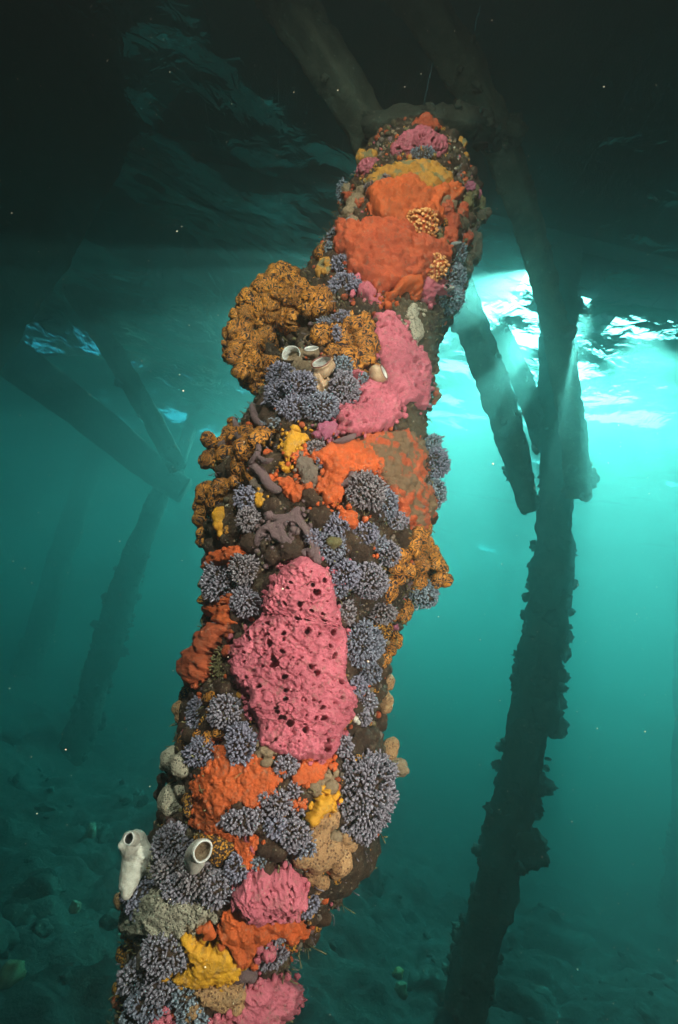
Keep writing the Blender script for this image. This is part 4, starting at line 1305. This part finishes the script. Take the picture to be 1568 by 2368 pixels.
for bl, lb in (([(700, 480, 55, 4), (740, 510, 45, 4)], 'olive brown disc in the centre under the orange nodules'),
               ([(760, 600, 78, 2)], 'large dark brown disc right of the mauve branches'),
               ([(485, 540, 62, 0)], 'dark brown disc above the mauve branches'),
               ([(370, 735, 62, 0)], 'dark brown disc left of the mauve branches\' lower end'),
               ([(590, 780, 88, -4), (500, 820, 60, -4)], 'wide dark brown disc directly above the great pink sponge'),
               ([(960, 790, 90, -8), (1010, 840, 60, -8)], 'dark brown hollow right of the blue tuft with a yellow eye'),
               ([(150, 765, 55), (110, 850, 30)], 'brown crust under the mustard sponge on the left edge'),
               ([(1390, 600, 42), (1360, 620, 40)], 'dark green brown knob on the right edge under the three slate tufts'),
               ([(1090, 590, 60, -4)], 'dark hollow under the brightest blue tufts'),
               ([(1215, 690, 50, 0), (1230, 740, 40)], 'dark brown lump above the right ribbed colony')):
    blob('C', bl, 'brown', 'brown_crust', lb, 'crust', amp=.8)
blob('C', [(1310, 700, 52, 8), (1350, 660, 34), (1270, 760, 50, 8), (1340, 760, 55, 5), (1400, 790, 34), (1390, 860, 60), (1440, 890, 42), (1470, 950, 36), (1430, 960, 36), (1310, 850, 60, 5), (1300, 940, 62, 5), (1360, 950, 50)],
     'gold', 'gold_sea_squirt_colony', 'golden ribbed colony with a blunt arm jutting to the right', CL, amp=.7)
blob('C', [(1180, 870, 48, 12), (1230, 820, 40, 12), (1240, 900, 46, 12), (1200, 940, 40, 10), (1160, 980, 34, 10), (1130, 1030, 30, 8)], 'gold', 'gold_sea_squirt_colony', 'orange ribbed ridge between the grey lilac tufts and the jutting arm', CL, amp=.7)
tuft('C', 1345, 1035, 95, 85, 'slate tuft hanging on the right edge below the jutting golden arm', 'slate', lift=0)
tuft('C', 1040, 955, 98, 98, 'lilac grey tuft, largest of the group right of the great pink sponge\'s top', 'lilac', lift=14)
tuft('C', 895, 915, 84, 80, 'grey blue tuft touching the top right of the great pink sponge', 'blue', lift=12)
tuft('C', 870, 1000, 50, 55, 'small grey blue tuft between pink sponge and lilac grey tuft', 'lilac', gap=4.6, fl=10, lift=8)
patch('C', [(120, 880), (140, 810), (200, 790), (270, 775), (310, 800), (290, 860), (200, 880), (130, 900)], 'lumpy', 'red_orange_sponge', 'red orange nodules above the large left tuft', T=22, mat='orange')
tuft('C', 205, 965, 108, 105, 'large lilac grey tuft on the left edge', 'lilac', lift=16, fl=13)
tuft('C', 335, 895, 82, 88, 'grey tuft between the large left tuft and the great pink sponge', 'lilac', lift=12)
tuft('C', 345, 1080, 88, 88, 'grey tuft low between the orange rope and the great pink sponge', 'lilac', lift=14)

# frame D: the great pink sponge and its surroundings
patch('D', [(850, 20), (900, 65), (990, 105), (1020, 200), (1030, 300), (1060, 420), (1085, 500), (1080, 640), (1070, 740), (1100, 830), (1130, 890), (1100, 980), (1065, 1080), (1035, 1170), (985, 1260), (900, 1260), (740, 1240), (640, 1190), (570, 1160), (590, 1090), (555, 1000), (515, 930), (540, 850), (465, 815), (425, 740), (430, 640), (440, 560), (520, 490), (570, 430), (620, 370), (620, 290), (655, 200), (710, 110), (790, 50)],
      'pink', 'pink_sponge', 'great pink pitted sponge in the middle of the pile, the largest of all', T=28, dome=16, spacing=1.8, rag=5, amp=1.25)
patch('D', [(270, 340), (330, 310), (420, 245), (455, 300), (430, 370), (450, 450), (370, 465), (290, 400)], 'lumpy', 'orange_sponge', 'bright orange lump under the large lilac grey tuft', T=26, mat='orange')
patch('D', [(420, 450), (400, 520), (340, 600), (300, 660), (300, 740), (240, 780), (180, 800), (145, 750), (160, 660), (210, 600), (250, 520), (340, 450)], 'lumpy', 'orange_sponge', 'faded orange rope like sponge slanting down the left edge', T=30, mat='silty', dome=12, amp=.7)
tuft('D', 365, 690, 78, 100, 'olive weedy tuft beside the faded orange rope', 'weed', gap=6.5, fl=9, fr_=2.2, flat=.3, core='olive', name='weed_tuft')
blob('D', [(395, 600, 36, 12)], 'red', 'orange_sponge', 'round orange button on the olive weedy tuft', amp=.5)
blob('D', [(158, 640, 32), (180, 620, 24)], 'mauve', 'mauve_knob_sponge', 'dusky mauve knob on the left edge by the faded orange rope', amp=.5)
blob('D', [(255, 480, 30), (260, 300, 34), (240, 200, 34), (235, 300, 20)], 'dotted', 'dotted_colony', 'thin gold dotted fringe on the left edge', CL)
tuft('D', 1095, 370, 52, 75, 'small grey blue tuft hugging the right side of the great pink sponge', 'blue', gap=4.6, fl=10, lift=10)
tuft('D', 1310, 375, 82, 66, 'grey tuft under the lilac grey one, above the big right tuft', 'lilac', gap=4.6, lift=10)
tuft('D', 1185, 560, 122, 128, 'big blue tuft at the right of the great pink sponge\'s middle', 'blue', lift=16, fl=13)
tuft('D', 1235, 725, 66, 62, 'grey tuft just below the big blue right one', 'lilac', gap=4.6, fl=10, lift=8)
tuft('D', 1160, 810, 58, 58, 'blue tuft at the pink sponge\'s waist, right side', 'blue', gap=4.6, fl=10, lift=8)
tuft('D', 1215, 900, 62, 54, 'grey tuft left of the lower sandy knob', 'lilac', gap=4.6, fl=10, lift=6)
tuft('D', 1190, 1005, 58, 50, 'grey tuft right of the yellow and white pair', 'lilac', gap=4.6, fl=10, lift=6)
tuft('D', 1080, 1165, 58, 62, 'grey tuft at the lower right foot of the great pink sponge', 'lilac', gap=4.6, fl=10, lift=8)
tuft('D', 210, 980, 66, 92, 'indigo tuft on the left, beside the gold speckled knobs', 'blue', lift=6)
tuft('D', 390, 970, 104, 92, 'large blue tuft left of the great pink sponge\'s lower half', 'blue', lift=16)
tuft('D', 475, 1160, 86, 112, 'round blue tuft on the orange sheet under the pink sponge\'s left foot', 'blue', lift=18)
tuft('D', 250, 1205, 100, 88, 'blue tuft above the orange sheet, left of the round one', 'blue', lift=10)
for bl, kd, lb in (([(150, 855, 46), (130, 880, 30)], 'dotted', 'upper gold speckled knob on the left edge'),
               ([(110, 945, 42), (120, 1000, 38)], 'sandy', 'middle knob on the left edge, brown with gold grains'),
               ([(130, 1140, 42), (145, 1165, 32)], 'dotted', 'lower gold speckled knob on the left edge, above the cream lumps'),
               ([(290, 885, 34, 10), (260, 900, 28, 10)], 'gold', 'gold nodule above the large blue tuft on the left'),
               ([(240, 1030, 30, 10), (290, 950, 24, 12)], 'dotted', 'gold nodule between the indigo and the large blue tuft'),
               ([(340, 1085, 36, 8), (275, 1130, 38, 8), (220, 1110, 26, 8)], 'gold', 'gold nodules in a row under the large blue tuft'),
               ([(1450, 340, 44), (1430, 390, 38), (1380, 400, 26)], 'gold', 'fan shaped golden ribbed lobe under the jutting arm'),
               ([(1370, 250, 34, 6), (1340, 300, 30, 6)], 'gold', 'small orange ribbed lobe left of the slate tuft'),
               ([(1280, 450, 50), (1320, 500, 42)], 'dotted', 'dark gold dotted lobe above the big right tuft'),
               ([(1390, 520, 36), (1350, 590, 40), (1400, 555, 24)], 'gold', 'golden ribbed lobe on the right edge beside the big blue tuft'),
               ([(1330, 650, 34), (1310, 690, 24)], 'gold', 'small golden lobe on the right edge below the big blue tuft'),
               ([(1330, 780, 48), (1350, 810, 30)], 'sandy', 'sandy dotted knob on the right edge, upper of two'),
               ([(1315, 890, 56), (1330, 930, 40)], 'sandy', 'sandy dotted knob on the right edge, lower of two')):
    blob('D', bl, kd, 'dotted_colony' if kd != 'gold' else 'gold_sea_squirt_colony', lb, CL, amp=.7)
blob('D', [(1105, 1000, 36, 14), (1130, 985, 24, 14)], 'yellow', 'yellow_sponge', 'bright yellow knob at the right side of the great pink sponge', amp=.5)
blob('D', [(1150, 1010, 24, 16), (1170, 1030, 18, 14)], 'white', 'white_sponge', 'small white knob touching the bright yellow one', amp=.5)
blob('D', [(1385, 455, 24), (1400, 465, 18)], 'rose', 'rose_sponge', 'tiny dusky rose knob on the right edge', amp=.4)
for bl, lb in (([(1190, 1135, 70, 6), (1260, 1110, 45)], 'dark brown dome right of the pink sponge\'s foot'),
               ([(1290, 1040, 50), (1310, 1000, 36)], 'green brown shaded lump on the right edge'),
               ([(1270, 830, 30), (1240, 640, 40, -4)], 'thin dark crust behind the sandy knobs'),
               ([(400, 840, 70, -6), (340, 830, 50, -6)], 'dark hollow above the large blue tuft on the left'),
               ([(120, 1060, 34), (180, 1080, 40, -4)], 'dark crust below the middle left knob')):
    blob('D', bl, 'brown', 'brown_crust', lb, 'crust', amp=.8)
blob('D', [(470, 860, 30, 4), (500, 850, 22, 4)], 'amber', 'amber_sponge', 'small amber scrap at the pink sponge\'s left waist', amp=.6)

# frame E: orange sheet, yellow lobe, giant tuft, white squirt
patch('E', [(510, 90), (570, 80), (590, 160), (700, 165), (730, 120), (745, 165), (800, 190), (835, 270), (830, 330), (760, 350), (750, 410), (680, 415), (640, 385), (590, 410), (585, 480), (600, 530), (720, 540), (745, 560), (710, 640), (705, 720), (660, 710), (640, 610), (540, 545), (470, 540), (410, 480), (410, 330), (430, 270), (490, 230), (520, 180)], 'orange', 'orange_sponge', 'broad flame orange sheet below the great pink sponge', T=12, dome=6, amp=.7)
patch('E', [(930, 180), (1060, 165), (1115, 150), (1070, 220), (1020, 285), (940, 310), (890, 285)], 'orange', 'orange_sponge', 'flame orange corner at the right foot of the great pink sponge', T=12, amp=.6)
patch('E', [(880, 355), (990, 345), (955, 410), (890, 400)], 'orange', 'orange_sponge', 'small orange scrap left of the yellow lobe', T=12, amp=.6)
tuft('E', 872, 205, 58, 52, 'lilac tuft notched between the orange sheet and its right corner', 'lilac', gap=4.6, lift=12)
tuft('E', 910, 325, 32, 40, 'tiny lilac tuft above the orange scrap', 'lilac', gap=5.6, fl=9, fr_=2.1, lift=14)
tuft('E', 838, 390, 58, 64, 'lilac tuft above the chain of tufts right of the dark shadow', 'lilac', gap=4.6, lift=12)
tuft('E', 765, 365, 30, 34, 'tiny lilac tuft on the right edge of the orange sheet', 'lilac', gap=5.6, fl=9, fr_=2.1, lift=14)
tuft('E', 648, 475, 88, 64, 'blue tuft at the lower end of the orange sheet', 'blue', lift=14)
tuft('E', 735, 450, 34, 36, 'small blue tuft hanging off the orange sheet\'s lower end', 'lilac', gap=5.6, fl=9, fr_=2.1, lift=12)
tuft('E', 815, 500, 56, 54, 'blue tuft in the middle of the lower chain', 'blue', gap=4.6, lift=12)
tuft('E', 905, 540, 78, 68, 'blue tuft left of the sandy lobes, upper of two', 'blue', lift=14)
tuft('E', 960, 600, 60, 50, 'blue tuft left of the sandy lobes, lower of two', 'blue', gap=4.6, lift=12)
tuft('E', 925, 430, 36, 32, 'tiny mauve tuft just left of the yellow lobe', 'lilac', gap=5.6, fl=8, fr_=2.0, lift=8)
tuft('E', 1262, 345, 158, 188, 'giant violet blue tuft on the lower right, the largest tuft', 'blue', fl=14, fr_=2.4, gap=4.9, flat=.8, lift=10)
tuft('E', 318, 590, 104, 84, 'purple tuft between the white squirt and the grey siphon', 'lilac', lift=14)
for bl, kd, lb in (([(300, 170, 52, 25), (350, 195, 50, 25), (380, 215, 34, 8), (350, 255, 24, 4), (275, 190, 30)], 'cream', 'cream dotted lump on the left edge, upper of two'),
                   ([(300, 370, 60, 25), (350, 320, 36, 20), (270, 350, 34), (320, 400, 34, 4)], 'cream', 'cream dotted lump on the left edge, lower of two'),
                   ([(300, 490, 30), (275, 510, 22), (320, 510, 24)], 'mauve', 'pinkish taupe wedge above the purple tuft'),
                   ([(385, 370, 40, 8), (400, 420, 40, 8)], 'dotted', 'gold speckled lump right of the lower cream lump'),
                   ([(490, 570, 50, 8), (540, 610, 60, 14), (530, 660, 44, 10), (600, 595, 30, 8), (440, 570, 26, 6)], 'dotted', 'gold speckled colony around the grey siphon'),
                   ([(200, 700, 48), (220, 650, 24), (180, 670, 24)], 'cream', 'cream dotted lobe right of the white squirt'),
                   ([(1230, 170, 30, 8), (1290, 160, 45, 6), (1350, 190, 38, 2), (1390, 250, 26, 0)], 'dotted', 'gold rimmed dark crust on top of the giant tuft'),
                   ([(1400, 100, 34), (1395, 135, 34)], 'sandy', 'sandy knob on the right edge above the giant tuft'),
                   ([(1440, 210, 46), (1470, 225, 24)], 'tan', 'brown barnacle like knob at the giant tuft\'s upper right'),
                   ([(1040, 480, 44, 10), (1100, 470, 40, 8), (1000, 520, 40, 8), (1050, 550, 40, 8)], 'sandy', 'sandy dotted lobes just below the yellow lobe'),
                   ([(1090, 620, 60, 10), (1140, 680, 58, 6), (1040, 670, 60, 10), (960, 660, 48, 8), (1120, 730, 34, 4), (1020, 590, 40, 8)], 'sandy', 'large sandy orange lobed mass under the giant tuft'),
                   ([(1165, 560, 34, 2), (1190, 600, 32, 0), (1160, 620, 26)], 'sandy', 'small round sandy knobs on the right below the giant tuft'),
                   ([(1050, 790, 38), (1010, 740, 44, 4), (1030, 830, 24)], 'sandy', 'lowest sandy lobe on the right edge'),
                   ([(1115, 565, 36, 12)], 'tan', 'round brown button between the sandy lobes')):
    blob('E', bl, kd, 'dotted_colony' if kd in ('cream', 'dotted', 'sandy') else 'crust', lb, CL if kd in ('cream', 'dotted', 'sandy') else 'crust', amp=.65)
patch('E', [(1080, 310), (1108, 380), (1090, 430), (1050, 440), (1010, 490), (955, 485), (960, 430), (995, 410), (990, 370), (1040, 330)], 'yellow', 'yellow_sponge', 'smooth yellow lobe left of the giant tuft', T=26, dome=6, edge=14)
patch('E', [(1000, 290), (1090, 205), (1110, 270), (1060, 320), (1000, 355)], 'tan', 'tan_crust', 'tan strip above the yellow lobe', 'crust', T=12)
patch('E', [(735, 120), (800, 120), (815, 170), (770, 180), (735, 160)], 'tan', 'tan_crust', 'tan shelly scrap at the foot of the great pink sponge', 'crust', T=26)
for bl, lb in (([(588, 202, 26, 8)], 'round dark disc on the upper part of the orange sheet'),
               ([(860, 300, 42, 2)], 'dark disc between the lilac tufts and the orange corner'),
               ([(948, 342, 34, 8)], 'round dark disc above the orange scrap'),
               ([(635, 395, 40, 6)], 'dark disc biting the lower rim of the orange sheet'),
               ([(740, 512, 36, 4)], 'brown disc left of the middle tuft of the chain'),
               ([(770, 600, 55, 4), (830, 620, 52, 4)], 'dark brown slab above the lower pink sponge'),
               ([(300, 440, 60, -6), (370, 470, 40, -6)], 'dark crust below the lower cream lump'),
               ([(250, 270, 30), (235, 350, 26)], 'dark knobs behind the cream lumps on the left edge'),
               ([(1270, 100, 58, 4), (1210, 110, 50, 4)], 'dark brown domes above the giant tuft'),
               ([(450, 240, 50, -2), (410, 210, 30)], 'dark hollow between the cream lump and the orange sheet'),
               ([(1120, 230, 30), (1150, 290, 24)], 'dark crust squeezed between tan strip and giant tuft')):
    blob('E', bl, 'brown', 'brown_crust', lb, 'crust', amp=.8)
blob('E', [(680, 562, 24, 12)], 'pink', 'pink_sponge', 'small pink button on the orange sheet\'s tail, upper of two', amp=.3)
blob('E', [(712, 612, 22, 12)], 'pink', 'pink_sponge', 'small pink button on the orange sheet\'s tail, lower of two', amp=.3)
squirt('E', (440, 700), (452, 632), 48, 50, 'round grey siphon open to the right beside gold speckles', lift=50, wall=.2, mat='white', tilt=(.62, .18, .75), lining='tan', rim='glass')
# the white squirt on the left
def white_squirt():
    blob('E', [(108, 600, 64, 80), (125, 650, 66, 80), (112, 700, 60, 80), (92, 750, 52, 80), (78, 800, 42, 80), (72, 845, 30, 80), (48, 602, 20, 84), (84, 566, 34, 84)], 'white', 'white_sea_squirt', 'large smooth white squirt like a vase on the lower left edge', SQ, amp=.7, vox=.0024)
white_squirt()
SIPHON = squirt('E', (98, 604), (84, 570), 20, 27, 'dark mouth siphon on top of the large white squirt', lift=118, wall=.25, mat='white', tilt=(-.25, .55, .8), lining='hole', rim='glass')

# frame F: the foot of the view
for x, y, rx, ry, kd, lb, lf in (
        (300, 290, 120, 125, 'lilac', 'dark blue tuft overlapping the white squirt\'s foot', 18),
        (520, 130, 125, 90, 'lilac', 'dark purple tuft below the grey siphon, left part of the bank', 16),
        (700, 160, 120, 110, 'lilac', 'blue tuft in the middle of the bank above the cream patch', 20),
        (600, 260, 150, 90, 'lilac', 'wide pale tuft bordering the cream patch from above', 16),
        (830, 250, 110, 110, 'lilac', 'blue tuft bank\'s right end beside the lower pink sponge', 18),
        (960, 100, 85, 90, 'lilac', 'dark tuft above the lower pink sponge\'s left shoulder', 14),
        (1110, 85, 55, 40, 'slate', 'small dim tuft on top of the lower pink sponge', 8),
        (480, 690, 170, 125, 'lilac', 'large blue tuft left of the big yellow sheet', 18),
        (1440, 370, 82, 80, 'lilac', 'tuft on the right edge beside the lower pink sponge', 4),
        (1240, 560, 55, 55, 'lilac', 'tuft within the red orange band', 10),
        (1200, 620, 70, 40, 'slate', 'flat tuft under the red orange band', 8),
        (1190, 740, 120, 62, 'lilac', 'tuft on the right edge above the lowest pink sponge', 6),
        (260, 880, 120, 95, 'lilac', 'blue tuft at lower left under the taupe lump', 8),
        (440, 930, 130, 90, 'lilac', 'blue tuft under the yellow sheet\'s left tip', 12),
        (360, 1060, 150, 95, 'lilac', 'wide blue tuft near the bottom left corner of the pile', 12),
        (600, 1010, 90, 80, 'slate', 'dim tuft left of the tan ribbed crust', 10),
        (650, 1160, 110, 75, 'slate', 'dim tuft at the bottom edge of the view', 10),
        (260, 1190, 120, 70, 'slate', 'shaded tuft in the bottom left corner of the pile', 4),
        (560, 900, 80, 30, 'lilac', 'thin tuft under the yellow sheet', 12)):
    tuft('F', x, y, rx, ry, lb, kd, lift=lf, fl=10 if rx > 80 else 10, gap=4.8 if rx > 80 else 4.6)
patch('F', [(190, 440), (300, 330), (430, 230), (600, 300), (880, 375), (800, 430), (700, 480), (590, 585), (450, 600), (340, 570), (230, 600), (185, 540)], 'cream', 'cream_sponge', 'big cream speckled sheet in the lower left', T=16, dome=8)
blob('F', [(145, 350, 42), (180, 410, 34), (130, 330, 26)], 'sandy', 'dotted_colony', 'sandy knob on the left edge below the white squirt', CL, amp=.6)
patch('F', [(1000, 165), (1060, 130), (1180, 105), (1290, 105), (1385, 130), (1425, 220), (1435, 290), (1345, 390), (1240, 430), (1130, 445), (1010, 440), (935, 380), (945, 300), (925, 240)], 'pink', 'pink_sponge', 'pink sponge with deep creases below the dark slab', T=28, dome=20, amp=1.2, spacing=1.7)
patch('F', [(860, 410), (950, 380), (1010, 440), (1130, 450), (1240, 440), (1345, 395), (1400, 450), (1430, 520), (1350, 590), (1290, 615), (1200, 560), (1110, 620), (1080, 700), (1040, 755), (940, 745), (920, 650), (870, 620), (830, 560), (850, 480)], 'lumpy', 'red_orange_sponge', 'red orange lumpy band below the creased pink sponge', T=20, mat='orange', amp=.8)
patch('F', [(585, 535), (650, 560), (690, 625), (800, 645), (880, 640), (935, 680), (945, 745), (1025, 750), (965, 830), (930, 895), (860, 890), (760, 905), (640, 915), (560, 880), (470, 885), (410, 850), (600, 825), (655, 790), (665, 720), (605, 640)], 'yellow', 'yellow_sponge', 'big smooth yellow sheet near the bottom of the view', T=16, dome=10, edge=14)
blob('F', [(700, 550, 30, 16), (750, 545, 36, 16), (780, 590, 28, 16), (790, 440, 30, 10), (740, 610, 22, 16)], 'lumpy', 'orange_sponge', 'cluster of orange beads above the big yellow sheet', mat='orange', amp=.4)
patch('F', [(620, 470), (720, 470), (760, 500), (680, 530), (600, 520)], 'tan', 'tan_crust', 'brown shelly scrap under the cream sheet', 'crust', T=18)
patch('F', [(1080, 750), (1110, 640), (1220, 635), (1200, 700), (1060, 755)], 'pink', 'pink_sponge', 'small pink wedge between red orange band and right tuft', T=20, amp=.5)
for bl, kd, lb in (([(230, 610, 48), (170, 590, 24), (280, 640, 34, 4)], 'dotted', 'gold speckled lobe under the cream sheet on the left edge'),
                   ([(175, 730, 62), (230, 690, 34, 4), (190, 800, 36)], 'dotted', 'gold speckled lump left of the large lower tuft'),
                   ([(120, 960, 44), (140, 1010, 40)], 'dotted', 'gold dotted fringe at the bottom left edge'),
                   ([(160, 540, 20), (165, 590, 16)], 'gold', 'tiny gold tip at the left edge of the cream sheet')):
    blob('F', bl, kd, 'dotted_colony', lb, CL, amp=.6)
blob('F', [(110, 1055, 38), (140, 1090, 30)], 'red', 'red_sponge', 'red orange knob at the bottom left edge', amp=.5)
blob('F', [(300, 740, 46, 14), (290, 800, 40, 12), (320, 780, 34, 14)], 'mauve', 'taupe_sponge', 'smooth taupe lump between the gold speckles and the large lower tuft', mat='taupe', amp=.4)
blob('F', [(1000, 860, 58, 8), (1050, 870, 48, 8), (960, 900, 36, 8)], 'mauve', 'mauve_sponge', 'smooth mauve lobe right of the big yellow sheet', amp=.4)
blob('F', [(1275, 632, 22, 6), (1310, 612, 12, 6)], 'yellow', 'yellow_sponge', 'tiny lemon scrap on the right edge', amp=.3)
blob('F', [(1470, 210, 22, 2), (1490, 250, 18), (1440, 180, 14, 2)], 'yellow', 'yellow_sponge', 'tiny lemon flake beside the creased pink sponge', amp=.4)
patch('F', [(1000, 960), (1050, 930), (1085, 900), (1130, 845), (1165, 870), (1180, 900), (1250, 875), (1335, 885), (1345, 1010), (1360, 1060), (1310, 1115), (1285, 1185), (1190, 1180), (1150, 1300), (720, 1300), (760, 1150), (900, 1110), (1000, 1060)], 'pink', 'pink_sponge', 'lowest pink sponge at the bottom right of the pile', T=24, dome=10, amp=1.1)
patch('F', [(380, 1150), (450, 1130), (530, 1170), (545, 1300), (390, 1300)], 'pink', 'pink_sponge', 'pink scrap at the bottom edge left of the lowest pink sponge', T=26, amp=.7)
patch('F', [(650, 950), (800, 900), (925, 910), (1005, 960), (995, 1030), (900, 1085), (780, 1100), (720, 1020)], 'sandy', 'tan_ribbed_crust', 'tan ribbed crust below the big yellow sheet', CL, T=18)
patch('F', [(580, 1050), (680, 1035), (690, 1090), (640, 1160), (600, 1100)], 'sandy', 'tan_ribbed_crust', 'small tan crust between the two dim bottom tufts', CL, T=18)
blob('F', [(320, 920, 26, 16), (345, 912, 18, 16)], 'amber', 'amber_sponge', 'small amber spot among the bottom left tufts', amp=.3)
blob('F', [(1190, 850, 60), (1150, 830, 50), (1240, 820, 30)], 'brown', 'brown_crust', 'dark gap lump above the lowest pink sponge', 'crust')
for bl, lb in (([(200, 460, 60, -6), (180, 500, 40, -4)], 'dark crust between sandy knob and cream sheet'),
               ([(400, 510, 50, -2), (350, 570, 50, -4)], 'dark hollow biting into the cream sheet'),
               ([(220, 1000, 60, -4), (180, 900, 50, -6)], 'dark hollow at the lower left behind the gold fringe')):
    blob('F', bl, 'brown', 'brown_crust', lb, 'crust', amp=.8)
flush()
_w = bpy.data.objects['white_sea_squirt']
SIPHON.parent = _w
SIPHON.location = Vector(SIPHON.location) - _w.location
SIPHON.name = 'siphon'
for _k in ('label', 'category', 'group'):
    if _k in SIPHON: del SIPHON[_k]

# ------------------------------------------------------------------ things on the seabed
def seabed_thing(px, py, r, kind, name, label, cat, n=4, tall=1.0):
    d = Vector(ray(px, py))
    # walk the view ray down to the seabed
    t = 0.5
    while t < 9:
        p = d * t
        if p.z < seabed_z(np.array([p.x]), np.array([p.y]))[0]: break
        t += 0.02
    p = np.array(d * t); k = t / FPX
    rng = np.random.default_rng(int(px + py))
    V, F, o = [], [], 0
    sv, sf = ICO
    q = sv * r * k * np.array([1, 1, tall]) * rng.uniform(.8, 1.2, 3)
    q = q * (1 + 0.5 * fbm(sv * 1.9 + px, 3, int(py), .5))[:, None]
    ob = link(name, new_mesh(name, q, sf, G[kind]))
    ob.location = p + np.array([0, 0, r * k * .35])
    tag(ob, label, cat)
seabed_thing(20, 2270, 34, 'olive', 'mossy_rock', 'mossy green rock at the left edge near the bottom', 'rock')
seabed_thing(206, 1935, 14, 'tan', 'pale_shell', 'pale shell standing in the rubble left of the white squirt', 'shell', tall=1.6)
seabed_thing(172, 2106, 12, 'tan', 'pale_sponge', 'pale forked sponge on the seabed left of the pile', 'sponge', tall=1.5)
seabed_thing(921, 2258, 14, 'amber', 'yellow_green_sponge', 'yellow green sponge on the seabed left of the far right pile, upper of two', 'sponge')
seabed_thing(923, 2300, 16, 'olive', 'yellow_green_sponge', 'yellow green sponge on the seabed left of the far right pile, lower of two', 'sponge')
seabed_thing(275, 2170, 8, 'tan', 'pale_shell', 'small pale shell close to the foot of the near pile', 'shell')

# ------------------------------------------------------------------ specks drifting in the water
def build_specks():
    rng = np.random.default_rng(41)
    sv = np.array([(1, 0, 0), (-1, 0, 0), (0, 1, 0), (0, -1, 0), (0, 0, 1), (0, 0, -1)], float)
    sf = np.array([(0, 2, 4), (2, 1, 4), (1, 3, 4), (3, 0, 4), (2, 0, 5), (1, 2, 5), (3, 1, 5), (0, 3, 5)])
    n = 20000
    # spread evenly through a wedge of water in front of the diver
    y = rng.uniform(0.28, 3.4, n * 8); x = rng.uniform(-2.4, 2.4, n * 8); z = rng.uniform(-1.1, 2.9, n * 8)
    k = (np.abs(x) < 0.2 + 0.75 * y) & (z > -0.25 - .4 * y) & (z < 0.3 + 1.3 * y)
    k &= ~((np.abs(x) < 0.42) & (np.abs(y - AX_Y) < 0.34))
    c = np.c_[x, y, z][k][:n]
    r = rng.uniform(0.00025, 0.00062, len(c)) * np.where(rng.random(len(c)) < .05, 1.7, 1)
    V = (sv[None] * r[:, None, None] * rng.uniform(.6, 1.5, (len(c), 1, 3)) + c[:, None]).reshape(-1, 3)
    F = (sf[None] + (np.arange(len(c)) * len(sv))[:, None, None]).reshape(-1, 3)
    mt, nt, p = mat_new('drifting_specks')
    p.inputs['Base Color'].default_value = (.75, .68, .5, 1)
    o = link('drifting_specks', new_mesh('drifting_specks', V, F, mt))
    tag(o, 'fine specks drifting in the water', None, None, 'stuff')
build_specks()
